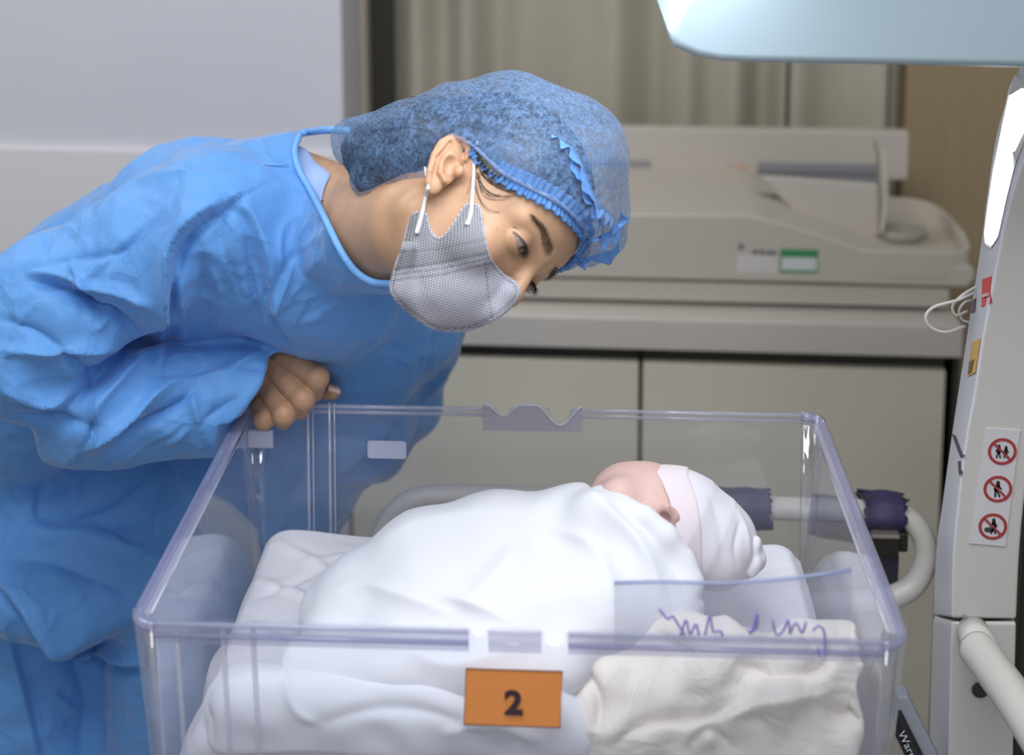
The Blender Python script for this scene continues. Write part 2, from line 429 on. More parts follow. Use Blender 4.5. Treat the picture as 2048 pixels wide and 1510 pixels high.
# ------------------------------------------------------------------ ivory changing unit standing on the counter
def unit():
    root = empty('infant_care_unit', B(.2, .2, zc2), 'ivory plastic infant weighing and changing unit standing on the countertop', 'medical device')
    yf = .02
    def fr(px, py, y=yf): return PW(px, py, y)
    zb = zc2
    # foot plate
    x0 = PL(900, 560, yf)[0]; x1 = PL(1903, 590, yf)[0]; z1 = PL(1500, 571, yf)[2]
    box('foot_plate', (x0, yf+.01, zb+.008), (x1, .38, z1), m_dev, root, .004, B)
    for xx in (x0+.1, x1-.12):
        box('foot', (xx, yf+.04, zb), (xx+.05, .30, zb+.008), m_dark, root, .001, B)
    zz = z1+.001
    pts = [(960, 424), (1500, 430), (1545, 442), (1640, 470), (1720, 497), (1800, 528), (1938, 532), (1950, 540), (1950, 558), (1935, 576), (1600, 566), (960, 552)]
    fl = [PL(a, b, yf) for a, b in pts]
    for q in fl: q[2] = max(q[2], zz)
    prism('body', [B(*q) for q in fl], [B(q[0], .34, q[2]) for q in fl], m_dev, root, .005, 4)
    # raised shelf line
    pts = [(960, 378), (1500, 384), (1560, 392), (1500, 428), (960, 424)]
    fl = [PL(a, b, .16) for a, b in pts]; zlow = PL(1400, 428, yf)[2]
    for q in fl[3:]: q[2] = zlow-.004
    zb_ = PL(1500, 372, .298)[2]
    prism('shelf', [B(*q) for q in fl], [B(q[0], .298, zb_ if k < 3 else q[2]) for k, q in enumerate(fl)], m_dev2, root, .004, 4)
    # back panel
    xb0, xb1 = PL(960, 300, .30)[0], PL(1818, 300, .30)[0]; ztp = PL(1500, 260, .30)[2]; zbt = PL(1500, 440, .30)[2]
    box('back_panel', (xb0, .30, zlow-.02), (xb1, .33, ztp), m_dev2, root, .004, B)
    for a, b, c, d in ((1130, 1300, 322, 356), (1515, 1752, 328, 362)):
        q0 = PL(a, d, .298); q1 = PL(b, c, .298)
        box('vent_slot', (q0[0], .292, q0[2]), (q1[0], .301, q1[2]), m_slot, root, .001, B)
        zm = q0[2]*.45+q1[2]*.55
        box('vent_louvre', (q0[0], .288, zm-.002), (q1[0], .295, zm+.002), m_slotd, root, .0005, B)
    q0 = PL(1455, 338, .298); q1 = PL(1492, 331, .298)
    box('maker_mark', (q0[0], .2985, q0[2]), (q1[0], .2999, q1[2]), mat('faded_orange_print', (.62, .40, .30), .6), root, 0, B)
    # tray wall at the right end (rounded)
    z_in = PL(1800, 503, yf)[2]; xl = PL(1722, 500, yf)[0]; xx = PL(1948, 510, yf)[0]
    path = smooth_path([V(xl, yf+.004, 0), V(xx-.04, yf+.004, 0), V(xx-.004, yf+.03, 0), V(xx+.004, .12, 0), V(xx-.006, .25, 0), V(xx-.05, .30, 0), V(xl+.03, .305, 0)], 8); v = []; f = []
    for i, q in enumerate(path):
        v += [B(q[0], q[1], z_in-.045), B(q[0], q[1], z_in+.004*(q[1] > .1))]
    for i in range(len(path)-1): f.append((2*i, 2*i+2, 2*i+3, 2*i+1))
    o = mesh_obj('tray_wall', v, f, m_dev, root); s = o.modifiers.new('s', 'SOLIDIFY'); s.thickness = .009; s.offset = 0; bevel(o, .0025)
    # green sticker and grey printed label on the front
    def lab(nm, a, b, c, d, m, yy=yf-.001): 
        q0 = PL(a, d, yy); q1 = PL(b, c, yy)
        return box(nm, (q0[0], yy, q0[2]), (q1[0], yy+.0015, q1[2]), m, root, 0, B)
    g = mat('green_sticker', (.05, .28, .11), .5); lw = mat('pale_label', (.70, .71, .68), .5); gp = mat('grey_print', (.18, .17, .17), .6)
    lab('green_sticker', 1560, 1637, 500, 545, g)
    for k, ww in enumerate((60, 50)): lab('sticker_text', 1566, 1566+ww, 522+9*k, 527+9*k, lw, yf-.002)
    lab('sticker_text', 1563, 1634, 516, 540, mat('white_sticker_field', (.62, .66, .64), .5), yf-.0015)
    lab('paper_label', 1474, 1556, 512, 545, mat('off_white_paper', (.66, .62, .60), .6))
    for a, b, c, d in ((1477, 1487, 488, 499), (1505, 1516, 500, 508), (1519, 1530, 501, 509), (1533, 1553, 502, 510)): lab('printed_text', a, b, c, d, gp)
    # leaning document pocket
    t2 = empty('document_holder', PW(1660, 470, .12), 'ivory slanted document tray leaning on the right end of the weighing unit', 'tray')
    pf = [(1520, 352), (1756, 370), (1757, 474), (1690, 468), (1620, 448), (1575, 410)]
    fl = [PW(a, b, .13) for a, b in pf]
    prism('tray_panel', fl, [p+BY*.012 for p in fl], m_dev2, t2, .003)
    lip = smooth_path([PW(1768, 300, .14), PW(1775, 330, .13), PW(1776, 400, .12), PW(1768, 470, .115)], 5)
    v = []; f = []
    for q in lip: v += [q, q+BY*.06+BX*-.004]
    for i in range(len(lip)-1): f.append((2*i, 2*i+2, 2*i+3, 2*i+1))
    o = mesh_obj('curled_side', v, f, m_dev, t2); s = o.modifiers.new('s', 'SOLIDIFY'); s.thickness = .004
unit()
def tray_items():
    o = None
    for k, (a, b, w, h, c, lb, cat) in enumerate(((1800, 497, .045, .022, (.42, .39, .33), 'low beige dish lying in the tray at the right end of the unit', 'dish'),)):
        q = PL(a, b, .14); q[2] = PL(1938, 532, .02)[2]; v = []; f = []; n = 28
        prof = [(0, 0), (w*.7, 0), (w, h), (w-.003, h), (w*.67, .004), (0, .004)]
        for r_, z_ in prof:
            for i in range(n): an = 6.283*i/n; v.append(B(q[0]+r_*math.cos(an), q[1]+.7*r_*math.sin(an), q[2]+z_))
        for j in range(len(prof)-1):
            for i in range(n): f.append((j*n+i, j*n+(i+1) % n, (j+1)*n+(i+1) % n, (j+1)*n+i))
        o = mesh_obj('dish', v, f, mat('beige_dish', c, .5)); tag(o, lb, cat)
tray_items()

# ================================================================== THE WARMER
m_white = mat('warmer_ivory_paint', (.60, .58, .56), .4, var=.01)
m_side = mat('warmer_cool_white_face', (.64, .65, .71), .4)
m_hood = mat('warmer_pale_blue_hood', (.37, .475, .535), .35)
m_tube = mat('rail_white_paint', (.66, .64, .60), .35)
def warmer():
    root = empty('infant_warmer', P(1930, 1240, .38), 'tall ivory infant warmer column with pale blue overhead hood at right', 'medical device')
    # hood
    Y0 = .12
    pts = [(1405, -150), (1372, -20), (1345, 40), (1337, 62), (1338, 82), (1352, 98), (1395, 116), (1440, 125), (1500, 128), (1800, 133), (2048, 138), (2300, 143), (2300, -150)]
    fr = [P(a, b, Y0) for a, b in pts]
    hood = prism('hood', fr, [p+V(0, .34, 0) for p in fr], m_hood, root, .018, 6)
    # lamp under the hood
    q = P(1700, 134, Y0); box('lamp_panel', (q[0]-.10, .2, q[2]-.004), (q[0]+.10, .38, q[2]+.004), emit('warmer_lamp', (.9, .94, 1), 1.5), root, .001)
    # column
    E = [(2140, 120), (2085, 250), (2042, 330), (2010, 440), (1990, 540), (1964, 680), (1949, 780), (1931, 880), (1916, 1000), (1906, 1110), (1903, 1236)]
    Lp = [(2050, 110), (1998, 250), (1975, 390), (1965, 470), (1950, 570), (1933, 680), (1919, 770), (1904, 870), (1886, 1000), (1872, 1110), (1868, 1232)]
    def column(name, E, Lp, Rp):
        ys = .30
        e = smooth_path([P(a, b, ys) for a, b in E], 4); l = smooth_path([P(a, b, ys+.10) for a, b in Lp], 4); r = smooth_path([P(a, b, ys) for a, b in Rp], 4)
        n = len(e); rb = [p+V(.0, .16, 0) for p in r]; lb = [p+V(.03, .06, 0) for p in l]
        v = list(e)+list(r)+list(rb)+list(lb)+list(l); f = []
        for k in range(5):
            for i in range(n-1):
                a = k*n+i; b = ((k+1) % 5)*n+i; f.append((a, a+1, b+1, b))
        f.append(tuple(k*n for k in range(5))); f.append(tuple(k*n+n-1 for k in range(4, -1, -1)))
        me = bpy.data.meshes.new(name); me.from_pydata([tuple(map(float, p)) for p in v], [], f)
        bm = bmesh.new(); bm.from_mesh(me); bmesh.ops.recalc_face_normals(bm, faces=bm.faces); bm.to_mesh(me); bm.free()
        o = link(name, me, m_white, root, False); me.materials.append(m_side)
        for p in me.polygons:
            vs = set(i//n for i in p.vertices)
            if vs == {0, 4}: p.material_index = 1
        bevel(o, .0035, 3, .5); return o
    R1 = [(2300, 120), (2240, 250), (2190, 330), (2150, 440), (2128, 540), (2102, 680), (2085, 780), (2066, 880), (2050, 1000), (2040, 1110), (2034, 1240)]
    column('upper_column', E, Lp, R1)
    column('lower_column', [(1903, 1243), (1899, 1400), (1893, 1700), (1890, 1900)], [(1867, 1238), (1862, 1395), (1853, 1690), (1850, 1890)], [(2034, 1246), (2030, 1400), (2024, 1700), (2020, 1900)])
    # light strip on the face turned to the bed
    def onleft(px, py):   # a point on the strip between the near edge (ys=.30) and the far edge (ys=.40)
        ex = np.interp(py, [b for a, b in E], [a for a, b in E]); lx = np.interp(py, [b for a, b in Lp], [a for a, b in Lp])
        t = np.clip((px-lx)/(ex-lx), 0, 1); return P(px, py, .40-.10*t-.0025)
    def face_patch(name, pxs, m, dz=.0):
        c = [onleft(a, b) for a, b in pxs]; n = len(c)
        return prism(name, [p+V(-.0012, -.0012, 0) for p in c], [p+V(.002, .002, 0) for p in c], m, root, 0)
    strip = [(2046, 165), (2033, 160), (2024, 180), (2008, 250), (1990, 340), (1978, 420), (1972, 465), (1974, 484), (1983, 488), (1994, 470), (2008, 400), (2026, 320), (2050, 262), (2070, 200)]
    face_patch('light_bezel', [(2050, 155), (2030, 150), (2020, 175), (2003, 250), (1985, 340), (1973, 420), (1967, 466), (1970, 489), (1983, 496), (1998, 474), (2013, 402), (2033, 322), (2056, 266), (2078, 200)], m_white)
    o = face_patch('light_strip', strip, emit('white_light_strip', (.93, .96, 1), 6.0))
    o.location = o.location+Vector((-.0015, -.0015, 0))
    red = mat('red_label', (.70, .05, .06), .4); org = mat('orange_label', (.72, .42, .12), .4); dk = mat('dark_print', (.06, .06, .08), .5)
    pale = mat('pale_overlay', (.60, .62, .72), .4)
    face_patch('red_label', [(1966, 558), (1983, 552), (1982, 606), (1964, 614)], red)
    face_patch('label_text', [(1967, 588), (1979, 584), (1978, 590), (1967, 594)], mat('pink_print', (.75, .5, .5), .5)).location += Vector((-.001, -.001, 0))
    face_patch('orange_label', [(1945, 684), (1962, 676), (1952, 744), (1936, 752)], org)
    face_patch('label_text', [(1941, 722), (1950, 717), (1945, 742), (1938, 746)], mat('brown_print', (.2, .13, .06), .5)).location += Vector((-.001, -.001, 0))
    face_patch('button', [(1944, 600), (1952, 596), (1950, 622), (1942, 626)], mat('purple_button', (.13, .08, .14), .4))
    face_patch('printed_text', [(1905, 868), (1912, 872), (1928, 912), (1922, 914)], dk)
    face_patch('printed_text', [(1917, 922), (1922, 922), (1923, 948), (1919, 948)], dk)
    # prohibition signs on the front face
    redp = mat('dark_red_ring', (.38, .045, .05), .45); blk = mat('black_pictogram', (.05, .05, .05), .5); wpl = mat('white_sign_paper', (.66, .64, .67), .45)
    yy = .299
    st = empty('warning_sticker', P(1994, 977, yy), 'white sticker strip with three round red prohibition pictograms on the column', 'sticker')
    fr = [P(a, b, yy) for a, b in ((1972, 856), (2040, 860), (2010, 1092), (1938, 1086))]
    prism('backing', [p+V(0, -.0006, 0) for p in fr], [p+V(0, .0009, 0) for p in fr], wpl, st, 0)
    def disc(c, r0, r1, m, nm, par, dy, n=40):
        v = []; f = []
        for k in range(n):
            an = 6.283*k/n
            for r_ in (r0, r1): v.append(c+V(r_*math.cos(an), dy, r_*math.sin(an)))
        for k in range(n): a = 2*k; b = 2*((k+1) % n); f.append((a, a+1, b+1, b))
        if r0 == 0: f = [(2*k, 2*k+1, 2*((k+1) % n)+1) for k in range(n)]
        o = mesh_obj(nm, v, f, m, par, False); s = o.modifiers.new('s', 'SOLIDIFY'); s.thickness = .0004; return o
    for k, (a, b, rr) in enumerate(((2004, 902, 30), (1995, 977, 30), (1985, 1052, 30))):
        c = P(a, b, yy); r_ = rr*.000483
        sg = disc(c, r_*.80, r_, redp, 'prohibition_sign', st, -.0014)
        s2 = [c+V(x_*r_, -.0022, z_*r_) for x_, z_ in ((-.70, .60), (-.60, .70), (.70, -.60), (.60, -.70))]
        o = prism('slash', s2, [p+V(0, .0006, 0) for p in s2], redp, sg, 0)
        def fig(x_, z_, sc, lean=0):
            parts = [((0, .42), (0, .42), .11), ((0, .25), (0-lean, -.08), .13), ((-.02, .2), (-.2, -.02), .05), ((.02, .2), (.2, 0), .05), ((-.04-lean, -.08), (-.14, -.5), .06), ((.04-lean, -.08), (.12, -.5), .06)]
            for (p0, p1, w) in parts:
                q0 = c+V((x_+p0[0]*sc)*r_, -.0013, (z_+p0[1]*sc)*r_); q1 = c+V((x_+p1[0]*sc)*r_, -.0013, (z_+p1[1]*sc)*r_)
                if np.linalg.norm(q1-q0) < 1e-6: q1 = q0+V(0, 0, -.0003)
                tubes.append((q0, q1, w*sc*r_))
        tubes = []
        if k == 0: fig(-.25, .02, .95); fig(.25, -.02, .85)
        elif k == 1: fig(0, .02, 1.15, .1)
        else:
            fig(.05, .05, 1.1, -.05); tubes.append((c+V(-.42*r_, -.0013, -.25*r_), c+V(-.05*r_, -.0013, -.25*r_), .17*r_))
        v = []; f = []
        for q0, q1, w in tubes:
            dd = (q1-q0); dd /= np.linalg.norm(dd); nn = V(dd[2], 0, -dd[0]); base = len(v)
            ring = [q0+w*(math.cos(t)*-dd+math.sin(t)*nn) for t in np.linspace(-1.57, 1.57, 7)]+[q1+w*(math.cos(t)*dd-math.sin(t)*nn) for t in np.linspace(-1.57, 1.57, 7)]
            v += ring; f.append(tuple(range(base, base+len(ring))))
        o = mesh_obj('pictogram', v, f, blk, sg, False); s = o.modifiers.new('s', 'SOLIDIFY'); s.thickness = .0003
    c = P(1930, 1234, .2985); disc(c, 0, .0022, m_slot, 'screw', root, 0, 16)
    # push handle rail, lower right
    hp = smooth_path([P(1955, 1300, .262), P(1975, 1325, .235), P(2030, 1400, .16), P(2120, 1540, .05)], 6)
    tube('push_handle', hp, .0190, m_tube, root, 20)
    q = P(1962, 1300, .27); tube('handle_socket', [q+V(0, .032, 0), q+V(.001, -.004, 0)], .017, m_tube, root, 20)
    q = P(1960, 1378, .30); disc(q, 0, .009, m_dark, 'screw_hole', root, -.002, 20)
    # dark box behind the column at the right frame edge
    a = P(2060, 860, .44); box('rear_dark_box', (a[0], .44, .25), (a[0]+.1, .55, a[2]), m_dark, root, .004)
    # low control bar with the word on it
    d0 = P(1792, 1415, .33); d1 = P(1870, 1560, .25)
    bar = [P(1797, 1395, .32), P(1818, 1395, .32), P(1900, 1560, .30), P(1850, 1560, .30), P(1790, 1452, .32)]
    prism('control_bar', bar, [p+V(0, .02, 0) for p in bar], mat('blue_grey_plastic', (.30, .33, .38), .4), root, .002)
    bar = [P(1795, 1420, .318), P(1802, 1420, .318), P(1872, 1560, .298), P(1832, 1560, .298), P(1790, 1470, .318)]
    o = prism('control_panel', [p+V(0, -.002, 0) for p in bar], bar, mat('black_panel', (.02, .02, .025), .35), root, 0)
    cu = bpy.data.curves.new('panel_text', 'FONT'); cu.body = 'Warmer c'; cu.size = .0115; cu.extrude = .0002
    cu.materials.append(mat('grey_text', (.55, .56, .6), .5))
    t = bpy.data.objects.new('panel_text', cu); COL.objects.link(t); t.parent = root; t.matrix_parent_inverse = root.matrix_world.inverted()
    p0 = P(1794, 1462, .3155); p1 = P(1824, 1524, .3035-.006); ex = p1-p0; ex /= np.linalg.norm(ex); ez = np.cross(ex, V(0, 1, 0)); ez = -ez if ez[0] < 0 else ez
    ez /= np.linalg.norm(ez); ez = ez*(1 if ez[2] > -9 else -1); nn = np.cross(ex, ez)
    t.matrix_world = Matrix(((ex[0], ez[0], nn[0], p0[0]), (ex[1], ez[1], nn[1], p0[1]-.003), (ex[2], ez[2], nn[2], p0[2]), (0, 0, 0, 1)))
    # column foot down to the floor
    b = P(1960, 1890, .36); box('pedestal', (b[0]-.06, .30, FL+.05), (b[0]+.05, .46, b[2]+.02), m_white, root, .005)
    box('base', (b[0]-.50, .14, FL+.002), (b[0]+.09, .52, FL+.055), m_white, root, .01)
    # platform that carries the clear crib
    box('bed_platform', (-.305, .015, .655), (.30, .385, .676), m_white, root, .006)
    box('platform_support', (-.16, .08, .47), (.10, .32, .655), m_white, root, .006)
    box('platform_arm', (-.10, .12, .40), (b[0]-.03, .40, .47), m_white, root, .006)
warmer()

# white bed rail that loops behind the crib
rr = [P(758, 1085, .50), P(775, 1045, .50), P(810, 1008, .50), P(860, 993, .50), P(960, 992, .50), P(1200, 1003, .50), P(1560, 1017, .50), P(1760, 1024, .50), P(1805, 1030, .495), P(1840, 1062, .49), P(1852, 1110, .485), P(1835, 1160, .48), P(1800, 1188, .475), P(1740, 1203, .47), P(1600, 1210, .46)]
rail = empty('bed_rail', P(1300, 1005, .5), 'white tubular bed rail running behind the crib, bent back at right', 'rail')
tube('rail_tube', smooth_path(rr, 6), .0135, m_tube, rail, 18)
q = P(1600, 1210, .46); tube('rail_mount', [q, q+V(-.02, -.02, -.01), V(q[0]-.04, .40, .63)], .0115, m_tube, rail, 16)
q = P(770, 1060, .50); tube('rail_mount', [q, q+V(0, 0, -.09), V(q[0]+.06, .47, .645), V(q[0]+.06, .38, .64)], .0115, m_tube, rail, 16)
m_purp = mat('dark_purple_wrap', (.036, .030, .095), .55, bump=.4, bscale=90)
def wrap(px0, px1, cy, label, seed, r0=.0235):
    n = 40; mseg = 14; v = []; f = []; r_ = np.random.default_rng(seed)
    a = P(px0, cy, .5); b = P(px1, cy+ (px1-px0)*.02, .5)
    ja = r_.uniform(-.004, .004, n); jb = r_.uniform(-.004, .004, n); w = r_.uniform(0, 6, 3)
    for i in range(mseg+1):
        t = i/mseg
        for k in range(n):
            an = 6.283*k/n; r = r0*(1+.05*math.sin(3*an+w[0]+2*t)+.04*math.sin(7*an+w[1])+.03*math.sin(t*9+w[2]))
            if abs(math.sin(an)) > .7 or abs(math.cos(an)) > .7: r *= 1.02
            p = a+(b-a)*t; p = p+V((ja[k] if i == 0 else jb[k] if i == mseg else 0), r*math.cos(an), r*math.sin(an)); v.append(p)
    for i in range(mseg):
        for k in range(n): f.append((i*n+k, i*n+(k+1) % n, (i+1)*n+(k+1) % n, (i+1)*n+k))
    o = mesh_obj('rail_wrap', v, f, m_purp); s = o.modifiers.new('s', 'SOLIDIFY'); s.thickness = .002; s.offset = -1
    return tag(o, label, 'wrap', 'purple wraps on the white rail')
wrap(1438, 1538, 1016, 'dark purple fabric wrap round the white rail beside the baby hat', 3)
o = wrap(1722, 1803, 1024, 'dark purple fabric wrap on the rail bend right of the crib, above black clamp', 5)
o2 = tube('loose_end', smooth_path([P(1713, 990, .48), P(1722, 988, .476), P(1735, 996, .475), P(1752, 986, .474)], 4), .0014, m_dark, o, 8)
o2 = tube('loose_end', smooth_path([P(1800, 992, .477), P(1812, 1000, .476), P(1819, 1000, .476)], 4), .0014, m_dark, o, 8)
cl = empty('rail_clamp', P(1785, 1095, .49), 'black plastic clamp hanging from the bent rail under the purple wrap', 'clamp')
def pxbox(nm, a, b, c, d, y0, y1, m, par, bv=.002):
    p = P(a, d, y0); q = P(b, c, y0); return box(nm, (p[0], y0, p[2]), (q[0], y1, q[2]), m, par, bv)
m_blk = mat('black_clamp_plastic', (.018, .016, .012), .35)
pxbox('jaw', 1745, 1800, 1074, 1112, .47, .52, m_blk, cl); pxbox('knob', 1797, 1818, 1068, 1106, .478, .50, m_blk, cl, .003)
pxbox('stem', 1752, 1800, 1112, 1178, .48, .51, mat('dark_violet_plastic', (.022, .018, .035), .5), cl, .004)
pxbox('metal_band', 1745, 1800, 1072, 1077, .468, .522, mat('worn_metal', (.42, .38, .32), .4, metal=.6), cl, .0005)
# white cable loop at the column
cb = smooth_path([P(1948, 585, .385), P(1915, 600, .37), P(1868, 614, .36), P(1851, 634, .355), P(1862, 655, .355), P(1892, 664, .36), P(1930, 652, .385)], 8)
ca = empty('cable', P(1900, 640, .36), 'thin white cable looped out of the left side of the warmer column', 'cable')
tube('cable_loop', cb, .0016, m_tube, ca, 10)
tube('cable_loop', smooth_path([P(1955, 572, .39), P(1925, 590, .375), P(1905, 612, .372), P(1912, 630, .375), P(1935, 622, .39)], 8), .0014, m_tube, ca, 10)
tube('cable_loop', smooth_path([P(1950, 600, .39), P(1930, 604, .38), P(1918, 622, .38), P(1925, 640, .385), P(1938, 644, .39)], 8), .0012, m_tube, ca, 10)

# ================================================================== THE CLEAR CRIB
m_acr = acrylic('clear_acrylic_wall', (.975, .978, .99), .030, (.80, .81, .92))
m_side_acr = acrylic('clear_acrylic_side', (.965, .968, .99), .035, (.80, .81, .93), ior=2.3)
m_rim = acrylic('clear_acrylic_rim', (.74, .74, .85), .28, (.58, .58, .76), ior=1.5, rough=.1)
m_rim2 = acrylic('clear_acrylic_ridge', (.90, .90, .95), .26, (.85, .86, .95), ior=1.8, rough=.12)
m_frost = acrylic('frosted_tape', (.80, .79, .84), .40, (.74, .72, .78), rough=.4)
def crib():
    root = empty('clear_crib', (0, .2, .68), 'clear acrylic infant crib with open top, notched long walls', 'crib')
    X, D, ZT, ZB, IN, T = .32, .40, .92, .68, .018, .004
    def ring(x, y0, y1, z, r, n=6):
        out = []
        for cx, cy, a0 in ((x-r, y1-r, 0), (-x+r, y1-r, 90), (-x+r, y0+r, 180), (x-r, y0+r, 270)):
            for k in range(n+1):
                a = math.radians(a0+90*k/n); out.append(V(cx+r*math.cos(a), cy+r*math.sin(a), z))
        return out
    # long walls with two U notches, side walls, floor: separate parts
    def notch_profile(zt):
        # top edge outline of the long wall, in x, going left to right
        c = [(-X+.02, zt)]
        def un(x, w, d):
            s = [(x-w-.006, zt), (x-w, zt-.004)]
            for k in range(9):
                a = math.pi*(1+k/8); s.append((x+w*math.cos(a), zt-d+w+w*math.sin(a)))
            s += [(x+w, zt-.004), (x+w+.006, zt)]; return s
        return c+un(NX[0], .0055, .010)+un(NX[1], .0085, .018)+[(X-.02, zt)]
    NX = (P(1007, 815, D-.003)[0], P(1120, 830, D-.003)[0])
    for nm, y, sy in (('front_wall', 0, 1), ('back_wall', D, -1)):
        top = notch_profile(ZT-.001)
        poly = [(x, z) for x, z in top]+[(X-.02-IN*0, ZB), (-X+.02, ZB)]
        def yy(z): return y+sy*IN*(ZT-z)/(ZT-ZB)
        fr = [V(x, yy(z), z) for x, z in poly]; bk = [p+V(0, sy*T, 0) for p in fr]
        if sy < 0: fr, bk = bk, fr
        prism(nm, fr, bk, m_acr, root, 0)
        # moulded ridges
        for px in ((617, 638, 660) if sy < 0 else ()):
            if px == 638: continue
            a = P(px, 802, D-.003); b = V(a[0], yy(ZB), ZB)
            tube('moulded_ridge', [a+V(0, -.004, 0), V(a[0], yy(ZB)-.004, ZB)], .0016, m_rim2, root, 8)
            tube('moulded_ridge', [a+V(.0055, -.004, 0), V(a[0]+.0055, yy(ZB)-.004, ZB)], .0009, m_rim2, root, 8)
        if sy > 0:
            for px in (445, 505, 352):
                a = P(px, 1262, 0); tube('moulded_ridge', [a+V(0, .001, 0), V(a[0], yy(ZB)+.001, ZB)], .0022, m_rim2, root, 8)
    for sx in (-1, 1):
        def xx(z): return sx*(X-IN*(ZT-z)/(ZT-ZB))
        for y0, y1 in ((.02, D-.02),):
            v = [V(xx(ZT-.001), y0, ZT-.001), V(xx(ZT-.001), y1, ZT-.001), V(xx(ZB), y1, ZB), V(xx(ZB), y0, ZB)]
            prism('side_wall', v, [p+V(-sx*T, 0, 0) for p in v], m_side_acr, root, 0)
        # rounded corners
        for cy, a0 in ((.02, 270 if sx > 0 else 180), (D-.02, 0 if sx > 0 else 90)):
            v = []; f = []; n = 8
            for k in range(n+1):
                a = math.radians(a0+90*k/n)
                for z in (ZT-.001, ZB):
                    s = IN*(ZT-z)/(ZT-ZB); cx = sx*(X-.02)
                    v.append(V(cx+(.02-s*.9)*math.cos(a), cy+(.02-s*.9)*math.sin(a), z))
            for k in range(n): f.append((2*k, 2*k+2, 2*k+3, 2*k+1))
            o = mesh_obj('corner_post', v, f, m_side_acr, root); s = o.modifiers.new('s', 'SOLIDIFY'); s.thickness = T
    # rolled rim (broken at the notches on the long walls)
    def rim_run(pts, r=.0034, nm='rim', m=m_rim): tube(nm, pts, r, m, root, 10)
    for y, sy in ((0, 1), (D, -1)):
        segs = [(-X+.02, NX[0]-.008), (NX[0]+.008, NX[1]-.011), (NX[1]+.011, X-.02)]
        for i, (a, b) in enumerate(segs):
            rim_run([V(a, y+sy*.001, ZT-.004), V(b, y+sy*.001, ZT-.004)], .0022, 'rim', m_acr if i == 1 else m_rim2)
            rim_run([V(a, y-sy*.002, ZT-.012), V(b, y-sy*.002, ZT-.012)], .0022, 'rim_bead', m_acr if i == 1 else (m_rim2 if sy < 0 else m_rim))
    for sx in (-1, 1):
        p = [V(sx*(X-.02+.02*math.sin(a)), .02-.02*math.cos(a), ZT-.006) for a in np.linspace(0, 1.57, 6)]
        q = [V(sx*(X-.02+.02*math.cos(a)), D-.02+.02*math.sin(a), ZT-.006) for a in np.linspace(0, 1.57, 6)]
        rim_run(p+q, .0048, 'side_rim', m_rim)
    # the flat flange of the rim
    def strip(nm, a, b, c, d, m): prism(nm, [a, b, c, d], [p+V(0, 0, -.0022) for p in (a, b, c, d)], m, root, 0)
    fz = ZT-.004; FW = .011; m_fl = acrylic('clear_acrylic_flange', (.90, .90, .95), .16, (.72, .72, .86), ior=1.5, rough=.12)
    for sx in (-1, 1):
        strip('rim_flange', V(sx*X, .016, fz), V(sx*(X-FW), .016, fz-.002), V(sx*(X-FW), D-.016, fz-.002), V(sx*X, D-.016, fz), m_fl)
        tube('flange_edge', [V(sx*(X-FW), .018, fz-.003), V(sx*(X-FW), D-.018, fz-.003)], .0016, m_rim2, root, 8)
    for i, (a, b) in enumerate(((-X+.012, NX[0]-.008), (NX[0]+.008, NX[1]-.011), (NX[1]+.011, X-.012))):
        v = [V(a, -.0012, ZT-.001), V(b, -.0012, ZT-.001), V(b, .0002, ZT-.020), V(a, .0002, ZT-.020)]
        prism('rim_band', v, [p+V(0, -.0016, 0) for p in v], m_fl, root, 0)
    box('crib_floor', (-X+IN, IN, ZB-.004), (X-IN, D-IN, ZB), m_acr, root, .001)
    # pale piece of tape at the left, drawn as a thin block
    a = P(525, 878, D-.02); box('pale_tape', (a[0]-.016, D-.022, a[2]-.010), (a[0]+.012, D-.017, a[2]+.010), m_rim2, root, .001)
    # stickers, tape and tag
    def yb(z): return D-IN*(ZT-z)/(ZT-ZB)-T-.0008
    p0 = P(735, 917, D-.01); p1 = P(812, 885, D-.01)
    o = prism('sticker', *[[V(x_, yb(z_)+dy, z_) for x_, z_ in rrect(p0[0], p1[0], p0[2], p1[2], .003)] for dy in (0, .0006)], mat('pale_lilac_sticker', (.50, .53, .70), .5), None, 0)
    tag(o, 'small blank rounded white sticker on the back wall of the clear crib', 'sticker')
    p0 = P(965, 862, D-.008); p1 = P(1165, 815, D-.008)
    za = p1[2]
    pts = []
    n = 40
    for k in range(n+1):
        x_ = p0[0]+(p1[0]-p0[0])*k/n; z_ = za
        for nx, w, d in ((NX[0], .013, .0125), (NX[1], .018, .022)):
            t = abs(x_-nx)/w
            if t < 1.6: z_ = min(z_, za-d*.5*(1+math.cos(math.pi*min(t/1.5, 1))))
        pts.append((x_, z_))
    poly = pts+[(p1[0], p0[2]), (p0[0], p0[2])]
    o = prism('frosted_pad', [V(x_, yb(z_), z_) for x_, z_ in poly], [V(x_, yb(z_)+.0006, z_) for x_, z_ in poly], m_frost, None, 0)
    tag(o, 'frosted pad stuck under the two notches of the crib back wall', 'pad')
    tube('glossy_edge', [V(x_, yb(z_)-.0008, z_) for x_, z_ in pts], .0010, mat('pale_gloss_edge', (.66, .68, .82), .2), o, 8)
def rrect(x0, x1, z0, z1, r, n=5):
    out = []
    for cx, cz, a0 in ((x1-r, z1-r, 0), (x0+r, z1-r, 90), (x0+r, z0+r, 180), (x1-r, z0+r, 270)):
        for k in range(n+1):
            a = math.radians(a0+90*k/n); out.append((cx+r*math.cos(a), cz+r*math.sin(a)))
    return out
crib()
